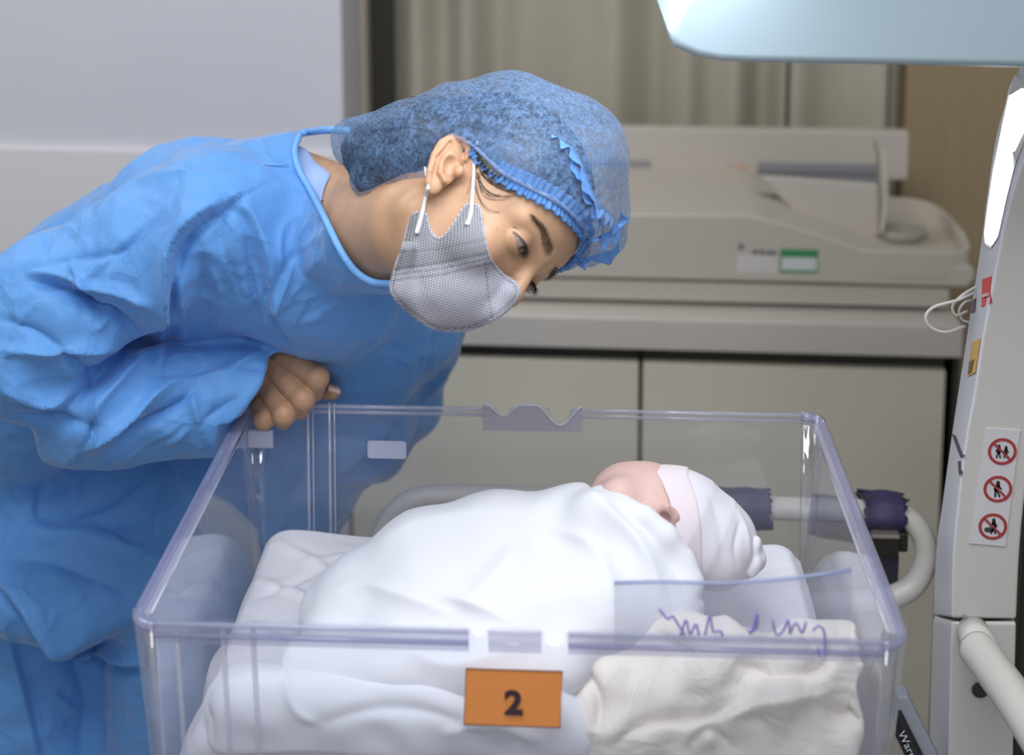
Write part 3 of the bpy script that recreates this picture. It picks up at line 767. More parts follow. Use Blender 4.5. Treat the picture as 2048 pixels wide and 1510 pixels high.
# orange number tag on the front wall
def number_tag():
    yf = lambda z: .018*(.92-z)/.24-.0016
    c = [(932, 1337), (1125, 1343), (1120, 1455), (928, 1449)]
    fr = []
    for a, b in c:
        p = P(a, b, 0); fr.append(P(a, b, yf(p[2])))
    root = empty('number_tag', sum(fr)/4, 'orange rectangular tag marked 2 on the front wall of the crib', 'tag')
    prism('card', fr, [p+V(0, .0008, 0) for p in fr], mat('orange_card', (.98, .36, .10), .5), root, 0)
    e = [fr[i] for i in range(4)]; tube('card_border', e, .0006, mat('dark_border', (.15, .08, .08), .5), root, 6, closed=True)
    cu = bpy.data.curves.new('number', 'FONT'); cu.body = '2'; cu.size = .030; cu.extrude = .0002; cu.offset = .0012; cu.align_x = 'CENTER'; cu.align_y = 'CENTER'
    cu.materials.append(mat('dark_number_ink', (.06, .03, .05), .5))
    t = bpy.data.objects.new('number', cu); COL.objects.link(t); t.parent = root; t.matrix_parent_inverse = root.matrix_world.inverted()
    p = P(1027, 1409, .002); t.matrix_world = Matrix.Translation((p[0], yf(p[2])-.0012, p[2])) @ Matrix.Rotation(math.pi/2, 4, 'X')
number_tag()
# clear pocket with purple handwriting taped to the front wall
def name_pocket():
    m_f = acrylic('clear_plastic_sleeve', (.95, .955, .98), .13, (.72, .75, .90), rough=.15)
    top = [(1228, 1163), (1320, 1160), (1450, 1164), (1560, 1156), (1640, 1146), (1703, 1136)]; bot = [(1703, 1290), (1560, 1292), (1228, 1285)]
    fr = [P(a, b, -.004-.000*i) for i, (a, b) in enumerate(top)]+[P(a, b, -.0045) for a, b in bot]
    root = empty('name_sleeve', sum(fr)/len(fr), 'clear plastic sleeve with purple handwriting clipped over the front rim', 'label')
    prism('sleeve', fr, [p+V(0, .0008, 0) for p in fr], m_f, root, 0)
    tube('folded_edge', [P(a, b+3, -.005) for a, b in top], .0016, acrylic('sleeve_edge', (.80, .83, .93), .35, (.45, .50, .72), rough=.3), root, 8)
    ink = mat('violet_ink', (.30, .26, .62), .6)
    st = [[(1318, 1218), (1336, 1238), (1345, 1232), (1362, 1258), (1370, 1268)], [(1362, 1270), (1372, 1240), (1380, 1268), (1392, 1248), (1398, 1270)],
          [(1410, 1270), (1420, 1230), (1426, 1262), (1440, 1262), (1446, 1272)], [(1495, 1262), (1512, 1258), (1514, 1226), (1506, 1258), (1500, 1268)],
          [(1545, 1240), (1552, 1268), (1566, 1262), (1576, 1240), (1580, 1268)], [(1580, 1266), (1592, 1246), (1604, 1266), (1612, 1244)],
          [(1626, 1262), (1636, 1252), (1648, 1262), (1650, 1300), (1640, 1310), (1636, 1296)]]
    for s_ in st: tube('handwriting', smooth_path([P(a, b, -.0062) for a, b in s_], 5), .0010, ink, root, 6)
name_pocket()

# ================================================================== THE WOMAN
HF = V(.58978696, -.68282308, -.43116585); HL = V(.10290311, .59310555, -.79852161); HU = V(.80097584, .42658932, .42007053)
HT = V(-.05616, .21197, 1.19866); HB = np.stack([HF, HL, HU], 1)
def H(f, l, u): return HT+HB@(V(f, l, u)/1000)
def toH(p): return (p-HT)@HB*1000
def hp(px, py, l):
    """photo pixel -> head coordinates (mm) on the plane at side distance l (near side is negative)"""
    d = rays(px, py); t = (l/1000-(CP-HT)@HL)/(d@HL); return toH(CP+d*t)
def mirror(q):
    q = q.copy(); q[:, 1] = -np.abs(q[:, 1]); return HT+(q/1000)@HB.T
EYE = V(70.5, 31, 17); ER = 12.3
def lid_up(h): return 2.2-((h-1.5)/14.5)**2*5.0
def lid_lo(h): return -5.2+((h-.5)/14.5)**2*4.6
def ear_pts():
    def e(px, py, l): q = hp(px, py, -l); return V(q[0], l, q[2])
    hel = [e(932, 318, 72), e(936, 298, 76), e(925, 281, 79), e(904, 274, 81), (e(883, 286, 84)), e(868, 312, 87), e(859, 342, 86), e(856, 366, 82)]
    lob = e(867, 371, 78)
    ant = [e(915, 293, 77), e(897, 302, 80), e(884, 322, 83), (e(880, 346, 83)), e(890, 363, 79)]
    con = e(903, 330, 82); tra = e(918, 343, 75); mid = e(893, 322, 77)
    return hel, lob, ant, con, tra, mid
HEL, LOB, ANT, CON, TRA, MID = ear_pts()
EARB = basis(HEL[3]-LOB, HEL[0]-HEL[5])     # columns: up the ear, forward, outward
if EARB[1, 2] < 0: EARB[:, 2] *= -1
def head_mm(q, ears=True, eyes=True):
    q = q.copy(); l0 = q[:, 1].copy(); q[:, 1] = np.abs(l0)
    d = ell(q, (-8, 0, 44), (94, 73, 84))
    d = smin(d, ell(q, (29, 0, -5), (54, 54, 76)), 18)
    d = smin(d, ell(q, (40, 0, 48), (48, 59, 44)), 16)
    d = smin(d, cap_(q, (-2, 46, -46), (47, 13, -76), 13, 10), 14)
    d = smin(d, ell(q, (54, 0, -78), (13, 15, 11)), 10)
    d = smin(d, ell(q, (58, 38, -18), (24, 23, 26)), 14)
    d = smin(d, cap_(q, (84, 6, 29), (66, 44, 30), 6.5, 4.5), 14)
    d = smin(d, cap_(q, (83, 0, 22), (98, 0, -8), 5.5, 7), 9)
    d = smin(d, ell(q, (98, 0, -14), (8, 12, 8)), 6)
    if eyes:
        d = smax(d, -ell(q, (92, 30, 14), (15, 17, 10.5)), 12)
        e = q-EYE; r = np.linalg.norm(e, axis=1); lid = r-13.7
        d = smin(d, lid, 3.2)
        h = q[:, 1]-EYE[1]; v = q[:, 2]-EYE[2]
        # crease above the upper lid
        cr = np.sqrt((v-(lid_up(h)+4.2-.006*h*h))**2+(r-14.4)**2)-.9
        cr = np.maximum(cr, np.abs(h)-14); d = smax(d, -cr, 1.4)
        sl = np.maximum(np.maximum(v-lid_up(h), lid_lo(h)-v)*.85, np.abs(h)-14.5)
        sl = np.maximum(sl, 11.6-r); sl = np.maximum(sl, -(e[:, 0]-2))
        d = smax(d, -sl, .7)
    if ears:
        m = (np.abs(q-MID) < 70).all(1)
        if m.any():
            p = q[m]; a = d[m]
            pl = ell(p, MID+EARB[:, 2]*1.5, (27, 15, 3.6), EARB)
            pl = smin(pl, ell(p, LOB, (9, 7.5, 3.6), EARB), 5)
            pl = smin(pl, cap_(p, MID-EARB[:, 2]*2, (MID+V(-2, -12, 0)), 12, 9), 6)
            pl = smin(pl, chain(p, HEL, [2.4, 2.7, 3, 3.1, 3.2, 3.1, 2.8, 3], 1), 2.2)
            pl = smin(pl, chain(p, ANT, [1.8, 2.4, 2.6, 2.6, 2.4], 1), 2.5)
            pl = smax(pl, -ell(p, CON+EARB[:, 2]*2.5, (10, 7.5, 7.5), EARB), 2.4)
            pl = smax(pl, -cap_(p, HEL[3]*.5+ANT[1]*.5+EARB[:, 2]*2, HEL[5]*.5+ANT[2]*.5+EARB[:, 2]*2, 2.0), 2)
            pl = smin(pl, ell(p, TRA, (6, 4.5, 4.5), EARB), 4)
            a = smin(a, pl, 4)
            d[m] = a
    return d
SH_R = P(420, 452, .34); SH_L = P(830, 610, .55); NECK0 = H(-22, 0, -40); NECK1 = P(640, 470, .42)
def torso_w(p):
    d = chain(p, [P(560, 440, .42), P(400, 482, .45), P(250, 575, .52), P(80, 700, .60)], [.095, .105, .112, .125], .03)
    d = smin(d, cap_(p, SH_R, P(640, 510, .42), .066, .085), .05)
    d = smin(d, cap_(p, P(640, 510, .42), SH_L, .085, .062), .05)
    d = smin(d, chain(p, [P(660, 560, .46), P(740, 640, .52), P(690, 830, .57), P(540, 980, .60)], [.08, .078, .07, .10], .04), .05)
    return d
def neck_w(p):
    nk = cap_(p, NECK0, NECK1, .050, .060)
    nk = smin(nk, cap_(p, H(-6, -50, -28), P(735, 520, .33), .010, .009), .03)
    return smin(nk, ell(p, P(680, 430, .385), (.055, .05, .05)), .03)
def bust_w(p): return smin(neck_w(p), torso_w(p)+.014, .03)
def body_w(p, fine=True):
    d = smin(head_mm(toH(p))/1000, neck_w(p), .022)
    return smin(d, torso_w(p)+.014, .03)
def skin_mat():
    m = mat('skin', (.62, .395, .262), .46, bump=.12, bscale=900, sss=.12)
    nt = m.node_tree; b = nt.nodes['Principled BSDF']
    a = nt.nodes.new('ShaderNodeVertexColor'); a.layer_name = 'tint'
    n = nt.nodes.new('ShaderNodeTexNoise'); n.inputs['Scale'].default_value = 60; n.inputs['Detail'].default_value = 5
    tc = [x for x in nt.nodes if x.type == 'TEX_COORD'][0]; nt.links.new(tc.outputs['Object'], n.inputs['Vector'])
    r = nt.nodes.new('ShaderNodeMapRange'); r.inputs[1].default_value = .3; r.inputs[2].default_value = .7; r.inputs[3].default_value = .94; r.inputs[4].default_value = 1.06
    nt.links.new(n.outputs['Fac'], r.inputs[0]); h = nt.nodes.new('ShaderNodeHueSaturation')
    nt.links.new(a.outputs[0], h.inputs['Color']); nt.links.new(r.outputs[0], h.inputs['Value']); nt.links.new(h.outputs[0], b.inputs['Base Color'])
    return m
m_skin = skin_mat()
SK = V(.50, .298, .178)
woman = empty('person', (-.55, .75, FL), 'person in blue isolation gown, hair cap and grey mask bending over the crib', 'person')

# ---- hand on the rim
def hand_w(p):
    mcp = [P(571, 712, .412), P(552, 738, .412), P(532, 768, .413), P(513, 797, .415)]
    pip = [P(634, 757, .380), P(606, 798, .374), P(568, 828, .376), P(528, 838, .384)]
    dip = [P(628, 783, .400), P(600, 818, .398), P(566, 838, .398), P(527, 845, .402)]
    tip = [P(606, 775, .414), P(588, 808, .412), P(556, 830, .412), P(520, 838, .414)]
    R0 = [.0138, .0138, .0132, .0118]; R1 = [.0122, .0124, .0124, .0112]
    d = None
    for i in range(4):
        mid = (mcp[i]+pip[i])/2+V(0, 0, .001)
        f = chain(p, [mcp[i], mid, pip[i], dip[i], tip[i]], [R0[i], R0[i]*.97, R1[i], R1[i]*.9, R1[i]*.8], .002)
        f = smin(f, ell(p, pip[i]+V(.001, -.001, .001), (R1[i]*1.06,)*3), .003)
        d = f if d is None else smin(d, f, .0034)
    palm = chain(p, [P(455, 742, .415), P(520, 735, .425), P(548, 752, .428)], [.024, .025, .022], .01)
    for i in range(4): palm = smin(palm, cap_(p, P(500, 748, .425), mcp[i]+V(0, .006, 0), .019, .0125), .008)
    d = smin(d, palm, .006)
    th = chain(p, [P(545, 735, .440), P(596, 768, .438), P(635, 779, .430), P(666, 785, .422)], [.015, .0125, .0108, .0078], .004)
    th = smin(th, ell(p, P(660, 784, .424), (.0115, .009, .0078)), .003)
    d = smin(d, th, .004)
    return smin(d, chain(p, [P(455, 742, .415), P(330, 770, .36), P(120, 790, .30)], [.024, .030, .036], .01), .01)

def build_body():
    v, Q = nets(lambda p: body_w(p), HT+V(-.145, -.14, -.16), HT+V(.13, .15, .17), .00135, 2)
    q = toH(v); al = np.abs(q[:, 1])
    col = np.tile(SK, (len(v), 1))
    def blend(mask, c, k): col[:] = col*(1-k*mask[:, None])+np.asarray(c)*(k*mask[:, None])
    g = lambda c, s: np.exp(-(((np.stack([q[:, 0], al, q[:, 2]], 1)-c)/s)**2).sum(1))
    blend(g(V(72, 44, -18), V(30, 16, 18)), (.56, .29, .19), .35)          # cheek flush
    blend(g(V(103, 0, -8), V(12, 12, 14)), (.58, .32, .22), .45)
    blend(g(MID+V(4, 4, 0), V(30, 12, 30)), (.56, .27, .15), .45)
    # eyebrow pigment
    bt = np.clip((al-12)/36, 0, 1); bu = 37+5.0*bt-9*np.clip(bt-.62, 0, 1)*bt*2; bw = 5.2*(1-.72*bt**1.6)*np.clip((al-10)/4, 0, 1)
    k = np.clip(1.4-np.abs(q[:, 2]-bu)/np.maximum(bw, .4), 0, 1)*((al > 10) & (al < 49) & (q[:, 0] > 40))
    blend(k, (.12, .075, .06), .72)
    # lash line pigment (liner), and a darker band on the upper lid
    h = al-EYE[1]; vv = q[:, 2]-EYE[2]; m = (np.abs(h) < 15.5)*(q[:, 0] > 70)
    blend(np.exp(-((vv-lid_up(h)-.6)/.9)**2)*m, (.10, .06, .05), .8)
    blend(np.exp(-((vv-lid_lo(h)+.3)/.8)**2)*m, (.30, .15, .11), .5)
    blend(np.exp(-((vv-lid_up(h)-3.2)/2.2)**2)*m, (.45, .26, .18), .45)
    for mx, mu in ((995, 458),):
        p0 = toH(hit(lambda p: head_mm(toH(p))/1000, mx, my := mu))[0]; blend(np.exp(-((q-p0)**2).sum(1)/1.6), (.30, .15, .12), .8)
    v2, Q2 = nets(lambda p: np.maximum(body_w(p), -np.minimum(1, p[:, 0]*0+1)), P(0, 900, .75)*0+V(-.80, .20, .62), V(-.02, .80, 1.30), .0045, 2)
    v3, Q3 = nets(hand_w, P(330, 800, .36)+V(-.02, -.03, -.05), P(680, 700, .45)+V(.01, .05, .03), .0012, 2)
    c2 = np.tile(SK, (len(v2), 1)); c3 = np.tile(SK*V(1.0, .99, .98), (len(v3), 1))
    px = proj(v3)
    for a, b in ((634, 757), (606, 798), (568, 828), (528, 838), (571, 712), (552, 738)):
        k = np.exp(-((px-(a, b))**2).sum(1)/260)*.28; c3 = c3*(1-k[:, None])+V(.58, .29, .18)*k[:, None]
    # nail
    k = np.exp(-(((px-(665, 776))@np.array([[.87, .5], [-.5, .87]]).T/np.array([9, 5]))**2).sum(1)**2)*.7; c3 = c3*(1-k[:, None])+V(.78, .52, .43)*k[:, None]
    # drop the hidden low-resolution torso where the fine neck block already exists
    vin = ((v2 > HT+V(-.14, -.135, -.155)) & (v2 < HT+V(.125, .145, .165))).all(1); Q2 = Q2[~vin[Q2].all(1)]
    V_ = np.concatenate([v, v2, v3]); QQ = np.concatenate([Q, Q2+len(v), Q3+len(v)+len(v2)])
    o = np_mesh('body', V_, QQ, m_skin, woman); color_attr(o, 'tint', np.concatenate([col, c2, c3])); return o
body = build_body()
def nail():
    c = P(664, 785, .422); pts = []
    v = []; f = []; nu, nv = 12, 9
    for i in range(nu+1):
        for j in range(nv):
            t = i/nu; a = (j/(nv-1)-.5)*1.9; L = (t-.35)*.0150
            w = .0070*(1-.35*max(0, t-.75)/.25)
            v.append(c+V(.955, 0, -.28)*L+V(.18, -.42, .88)*(w*math.cos(a)+.0022)+V(.08, -.88, -.42)*w*math.sin(a)*.85)
    for i in range(nu):
        for j in range(nv-1): f.append((i*nv+j, i*nv+j+1, (i+1)*nv+j+1, (i+1)*nv+j))
    o = mesh_obj('thumbnail', v, f, mat('nail', (.80, .58, .48), .22, coat=.4), woman); s = o.modifiers.new('s', 'SOLIDIFY'); s.thickness = .0006
nail()

# ---- eyes
def eye_mat():
    m = bpy.data.materials.new('eye'); m.use_nodes = True; nt = m.node_tree; b = nt.nodes['Principled BSDF']
    b.inputs['Roughness'].default_value = .08; b.inputs['Coat Weight'].default_value = 1; b.inputs['Coat Roughness'].default_value = .03
    a = nt.nodes.new('ShaderNodeVertexColor'); a.layer_name = 'tint'; nt.links.new(a.outputs[0], b.inputs['Base Color']); return m
m_eye = eye_mat()
def eyeball(side):
    c = H(EYE[0], side*EYE[1], EYE[2])
    tgt = P(1230, 985, .20); g = tgt-c; g /= np.linalg.norm(g)
    g = g*.38+HF*.62+HU*(-.14)+HL*(-.09); g /= np.linalg.norm(g); Bs = basis(g, HU)
    v = []; f = []; col = []; nu, nv = 64, 72; r0 = ER/1000
    for i in range(nu+1):
        th = math.pi*(i/nu)**1.25
        for j in range(nv):
            ph = 6.283*j/nv; r = r0*(1+.045*max(0, 1-(th/.50)**2))
            v.append(c+Bs@(V(math.cos(th), math.sin(th)*math.cos(ph), math.sin(th)*math.sin(ph))*r))
            if th < .23: k = V(.006, .005, .005)
            elif th < .57: k = V(.060, .028, .014)*(.5+.9*(th-.2)/.3)*(1+.25*math.sin(ph*29))
            elif th < .62: k = V(.03, .02, .018)
            else: k = V(.40, .355, .335)
            col.append(k)
    for i in range(nu):
        for j in range(nv): f.append((i*nv+j, i*nv+(j+1) % nv, (i+1)*nv+(j+1) % nv, (i+1)*nv+j))
    o = mesh_obj('eyeball', v, f, m_eye, woman); color_attr(o, 'tint', np.array(col))
    me = o.data; bm = bmesh.new(); bm.from_mesh(me); bmesh.ops.remove_doubles(bm, verts=bm.verts, dist=1e-6); bmesh.ops.recalc_face_normals(bm, faces=bm.faces); bm.to_mesh(me); bm.free()
for sd in (-1, 1): eyeball(sd)
m_hair = mat('dark_brown_hair', (.022, .014, .011), .42, spec=.5)
def strands(name, roots, dirs, length, r, parent, curl=.15, seed=1, m=m_hair, seg=4):
    rg = np.random.default_rng(seed); v = []; f = []
    for p, d in zip(roots, dirs):
        d = d/np.linalg.norm(d); L = length*rg.uniform(.7, 1.15) if np.isscalar(length) else rg.uniform(*length)
        side = np.cross(d, rg.normal(size=3)); side /= np.linalg.norm(side); up = np.cross(side, d); base = len(v)
        for k in range(seg+1):
            t = k/seg; c = p+d*L*t+up*curl*L*t*t; rr = r*(1-t*.85)
            for a in (0, 2.094, 4.189): v.append(c+rr*(side*math.cos(a)+up*math.sin(a)))
        for k in range(seg):
            for a in range(3): f.append((base+k*3+a, base+k*3+(a+1) % 3, base+k*3+3+(a+1) % 3, base+k*3+3+a))
    return mesh_obj(name, v, f, m, parent)
HS = lambda p: head_mm(toH(p), ears=False)/1000
def on_head(q):
    """drop head-frame points (mm) onto the head surface"""
    p = HT+(np.atleast_2d(q)/1000)@HB.T
    for _ in range(12): g = grad(HS, p, .0004); p = p-g*HS(p)[:, None]*.9
    return p, grad(HS, p, .0004)
def brows():
    for sd in (-1, 1):
        rg = np.random.default_rng(4+sd); n = 420; t = rg.random(n)**.85; al = 12+36*t
        bu = 37+5.0*t-9*np.clip(t-.62, 0, 1)*t*2; bw = 4.6*(1-.72*t**1.6)
        q = np.stack([86-18*t, sd*al, bu+rg.uniform(-1, 1, n)*bw], 1); p, nn = on_head(q)
        dirs = HL[None]*sd*(.75+.5*t[:, None])+HU[None]*(.55-.9*t[:, None])+nn*.22+rg.normal(size=(n, 3))*.10
        strands('eyebrow', p, dirs, (.0035, .0070), .00011, woman, .1, 5+sd, mat('brow_hair', (.05, .03, .024), .6))
        # lashes
        n = 90; h = np.linspace(-11, 14.5, n); e = EYE.copy()
        q = []; dd = []
        for a in h:
            vv = lid_up(a)+.2; rr = 13.6; ff = math.sqrt(max(rr*rr-a*a-vv*vv, 1)); q.append((EYE[0]+ff, sd*(EYE[1]+a), EYE[2]+vv))
            dd.append(HF*1.0+HL*sd*(a/16+.15)-HU*.50)
        p = HT+(np.array(q)/1000)@HB.T
        strands('eyelashes', np.repeat(p, 2, 0), np.repeat(np.array(dd), 2, 0)+np.random.default_rng(3).normal(size=(2*n, 3))*.12, (.0055, .0085), .00013, woman, -.35, 8+sd, m_hair, 5)
        n = 40; h = np.linspace(-8, 13, n); q = []; dd = []
        for a in h:
            vv = lid_lo(a)-.2; rr = 13.5; ff = math.sqrt(max(rr*rr-a*a-vv*vv, 1)); q.append((EYE[0]+ff, sd*(EYE[1]+a), EYE[2]+vv)); dd.append(HF*.9+HL*sd*(a/16)-HU*.7)
        p = HT+(np.array(q)/1000)@HB.T
        strands('eyelashes', p, np.array(dd), (.002, .0035), .00009, woman, .3, 9+sd, m_hair, 4)
brows()

# ---- mask
MASK = [(819, 430), (826, 425), (840, 422), (853, 428), (858, 445), (864, 464), (875, 475), (888, 470), (905, 448), (920, 424), (930, 410), (944, 406), (958, 413), (966, 439), (973, 483), (986, 520), (1008, 546), (1031, 561), (1041, 583), (1031, 606), (994, 637), (949, 657), (912, 663), (868, 659), (834, 639), (801, 613), (779, 583), (782, 557), (790, 528), (803, 491), (812, 454)]
MASKP = np.array(smooth_path([np.array(p, float) for p in MASK], 4, True))
def mask_solid(p, off=0):
    q = toH(p); s = q.copy(); s[:, 1] = np.abs(s[:, 1])
    d = head_mm(q, ears=False, eyes=False)-2.2
    b = ell(s, (58, 0, -40), (44, 42, 48))
    b = smin(b, cap_(s, (97, 0, -4), (101, 0, -34), 7.5, 9), 10)
    b = smin(b, cap_(s, (101, 0, -34), (66, 0, -80), 9, 11), 12)
    b = smin(b, cap_(s, (10, 50, -42), (60, 20, -72), 9, 10), 14)
    j0 = hp(800, 578, -26); j0[1] = abs(j0[1]); j1 = hp(812, 500, -52); j1[1] = abs(j1[1])
    b = smin(b, cap_(s, j0, j1, 11, 8), 12)
    b = smin(b, cap_(s, j0, (66, 0, -78), 11, 10), 12)
    return smin(d, b, 9)
def mask_w(p):
    d = mask_solid(p)
    pd = np.maximum(poly_sd(proj(mirror(toH(p))), MASKP), poly_sd(proj(p), MASKP)-1)*.48
    return smax(d, pd, .8)/1000
def mask():
    v, Q = nets(mask_w, HT+V(-.09, -.15, -.16), HT+V(.12, .07, .06), .0013, 2)
    # keep only the outer cloth: drop what is buried in the face
    q = toH(v); n = vnormals(v, Q)
    keep = (head_mm(q, ears=False, eyes=False) > .3); Q = Q[keep[Q].all(1)]
    px = proj(v); pm = proj(mirror(q))
    disp = np.zeros(len(v))
    lines = [[(797, 505), (880, 500), (978, 478)], [(789, 540), (880, 526), (985, 505)], [(786, 551), (880, 538), (990, 516)], [(783, 562), (880, 550), (990, 527)]]
    for L in lines: d, s, t = line_d(pm, L); disp -= .00035*np.exp(-(d/2.2)**2)
    d, s, t = line_d(pm, [(971, 528), (976, 580), (983, 636)]); disp -= .0008*np.exp(-(d/2.5)**2)
    disp += .00045*waves(v, 6, 12, 30, 5)
    d = -poly_sd(pm, MASKP); disp -= .0005*np.exp(-((d-7)/2.2)**2)
    v = v+n*disp[:, None]
    o = np_mesh('face_mask', v, Q, None, woman)
    # material: two tone grey knit with dotted welds
    m = bpy.data.materials.new('grey_knit_mask'); m.use_nodes = True; nt = m.node_tree; b = nt.nodes['Principled BSDF']; b.inputs['Roughness'].default_value = .75
    a = nt.nodes.new('ShaderNodeVertexColor'); a.layer_name = 'tint'
    uv = nt.nodes.new('ShaderNodeUVMap'); uv.uv_map = 'knit'
    se = nt.nodes.new('ShaderNodeSeparateXYZ'); nt.links.new(uv.outputs[0], se.inputs[0])
    def sn(sock, k):
        mm = nt.nodes.new('ShaderNodeMath'); mm.operation = 'MULTIPLY'; mm.inputs[1].default_value = k; nt.links.new(sock, mm.inputs[0])
        s_ = nt.nodes.new('ShaderNodeMath'); s_.operation = 'SINE'; nt.links.new(mm.outputs[0], s_.inputs[0]); return s_.outputs[0]
    ad = nt.nodes.new('ShaderNodeMath'); ad.operation = 'MULTIPLY'; nt.links.new(sn(se.outputs[0], 6.283/3.4), ad.inputs[0]); nt.links.new(sn(se.outputs[1], 6.283/3.0), ad.inputs[1])
    mr = nt.nodes.new('ShaderNodeMapRange'); mr.inputs[1].default_value = -.7; mr.inputs[2].default_value = .3; mr.inputs[3].default_value = .22; mr.inputs[4].default_value = 1.25
    nt.links.new(ad.outputs[0], mr.inputs[0]); h = nt.nodes.new('ShaderNodeHueSaturation'); nt.links.new(a.outputs[0], h.inputs['Color']); nt.links.new(mr.outputs[0], h.inputs['Value'])
    nt.links.new(h.outputs[0], b.inputs['Base Color'])
    bp = nt.nodes.new('ShaderNodeBump'); bp.inputs['Strength'].default_value = .35; bp.inputs['Distance'].default_value = .0006; nt.links.new(ad.outputs[0], bp.inputs['Height']); nt.links.new(bp.outputs[0], b.inputs['Normal'])
    o.data.materials.append(m)
    # knit coordinates in mm on the mask: along the jaw line, and up the face
    sv = toH(v); al = np.abs(sv[:, 1]); U = np.stack([sv[:, 0]*.75-al*.65, sv[:, 2]+.0*al], 1)
    ul = o.data.uv_layers.new(name='knit'); idx = np.empty(len(o.data.loops), np.int32); o.data.loops.foreach_get('vertex_index', idx); ul.data.foreach_set('uv', U[idx].astype(np.float32).ravel())
    lowd, s, t = line_d(pm, [(760, 566), (880, 550), (995, 527)])
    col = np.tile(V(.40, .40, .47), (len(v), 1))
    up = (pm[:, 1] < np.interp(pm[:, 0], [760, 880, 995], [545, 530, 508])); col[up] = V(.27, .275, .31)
    dots = np.zeros(len(v))
    def dotted(L, w, per):
        L = np.array(L, float); tot = np.linalg.norm(np.diff(L, axis=0), axis=1).sum(); d, s, t = line_d(pm, L)
        return np.exp(-(d/w)**2)*(.5+.5*np.sin(t*tot*6.283/per) > .5)
    for L in lines[1:]: dots = np.maximum(dots, dotted(L, 2.4, 6))
    dots = np.maximum(dots, dotted(lines[0], 2.0, 6)*.5)
    dots = np.maximum(dots, dotted([(971, 528), (976, 580), (983, 636)], 2.0, 8))
    e = -poly_sd(pm, MASKP); c = MASKP.mean(0); ang = np.arctan2(pm[:, 1]-c[1], pm[:, 0]-c[0])
    dots = np.maximum(dots, np.exp(-((e-7)/2.0)**2)*(np.sin(ang*150) > 0)*(pm[:, 1] > 500))
    col = col*(1-.75*dots[:, None])+V(.06, .06, .07)*(.75*dots[:, None])
    col[e < 2.2] = V(.50, .50, .56)
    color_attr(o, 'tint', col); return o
face_mask = mask()
def loops():
    m = mat('white_elastic', (.80, .80, .84), .6)
    B_ = lambda p: np.minimum(np.minimum(body_w(p), mask_w(p)), 9)
    for k, pts in enumerate(([(951, 296), (949, 330), (947, 370), (944, 410), (940, 438), (934, 452)], [(857, 374), (852, 394), (846, 420), (840, 446), (834, 468)])):
        pts = smooth_path([np.array(p, float) for p in pts], 6); a = np.array(pts); p = hit(B_, a[:, 0], a[:, 1]); n = grad(B_, p, .001); p = p+n*.0012
        for _ in range(3): p[1:-1] = (p[:-2]+p[1:-1]*2+p[2:])/4
        w = np.interp(np.arange(len(p)), [0, len(p)-6, len(p)-1], [.0014, .0018, .0022] if k == 0 else [.0016, .0020, .0022])
        tube('ear_loop', p, list(w), m, face_mask, 10)
        hid = H(-6, -84, 34) if k == 0 else H(-16, -80, -18)
        tube('ear_loop', [p[0], hid], .0012, m, face_mask, 8)
loops()

# ---- hair under the cap
def hair_w(p):
    q = toH(p)
    d = ell(q, (-12, 0, 50), (98, 80, 86))/1000
    bun = chain(p, [P(850, 285, .25), P(775, 310, .262), P(725, 300, .27)], [.046, .036, .020], .02)
    d = smin(d, bun, .02)
    d = smin(d, ell(p, P(760, 350, .262), (.026, .026, .022)), .015)
    d = smin(d, ell(p, P(832, 345, .250), (.030, .024, .020)), .012)
    face = poly_sd(proj(mirror(q)), [(858, 345), (872, 300), (900, 268), (946, 296), (952, 322), (968, 346), (1000, 366), (1062, 386), (1112, 414), (1150, 455), (1180, 492), (1300, 700), (858, 700)])*.00048
    return smax(d, -face, .004)
def hair():
    v, Q = nets(hair_w, HT+V(-.24, -.14, -.08), HT+V(.14, .19, .19), .0030, 1)
    n = vnormals(v, Q); q = toH(v); a = np.arctan2(q[:, 2]-50, q[:, 0]+12)
    v = v+n*(.0006*np.sin(a*60+q[:, 1]*.15))[:, None]
    m = m_hair; return np_mesh('hair', v, Q, m, woman)
hair_o = hair()
def flyaways():
    rg = np.random.default_rng(2); n = 0
    for pts in ([(958, 340), (985, 372), (1020, 385), (1052, 384)], [(955, 352), (968, 392), (1000, 398), (1040, 390)], [(950, 345), (975, 385), (1010, 392), (1050, 379)], [(948, 360), (958, 400), (978, 420), (1000, 424)],
                [(960, 345), (990, 368), (1022, 374)], [(965, 350), (1000, 372), (1030, 376)], [(955, 348), (966, 378), (985, 392), (1000, 390)], [(962, 348), (976, 362), (1004, 378), (1036, 380)],
                [(878, 300), (868, 318), (862, 340)], [(952, 330), (946, 362), (934, 388)], [(862, 384), (850, 400), (836, 412)]):
        for r_ in range(3):
            pp = [np.array(p, float)+rg.normal(size=2)*2.2 for p in pts]; pp = np.array(smooth_path(pp, 6))
            p = hit(HS, pp[:, 0], pp[:, 1]); p = p+grad(HS, p, .001)*.0007
            tube('loose_hair', p, list(np.linspace(.00022, .00007, len(p))), m_hair, hair_o, 5)
flyaways()

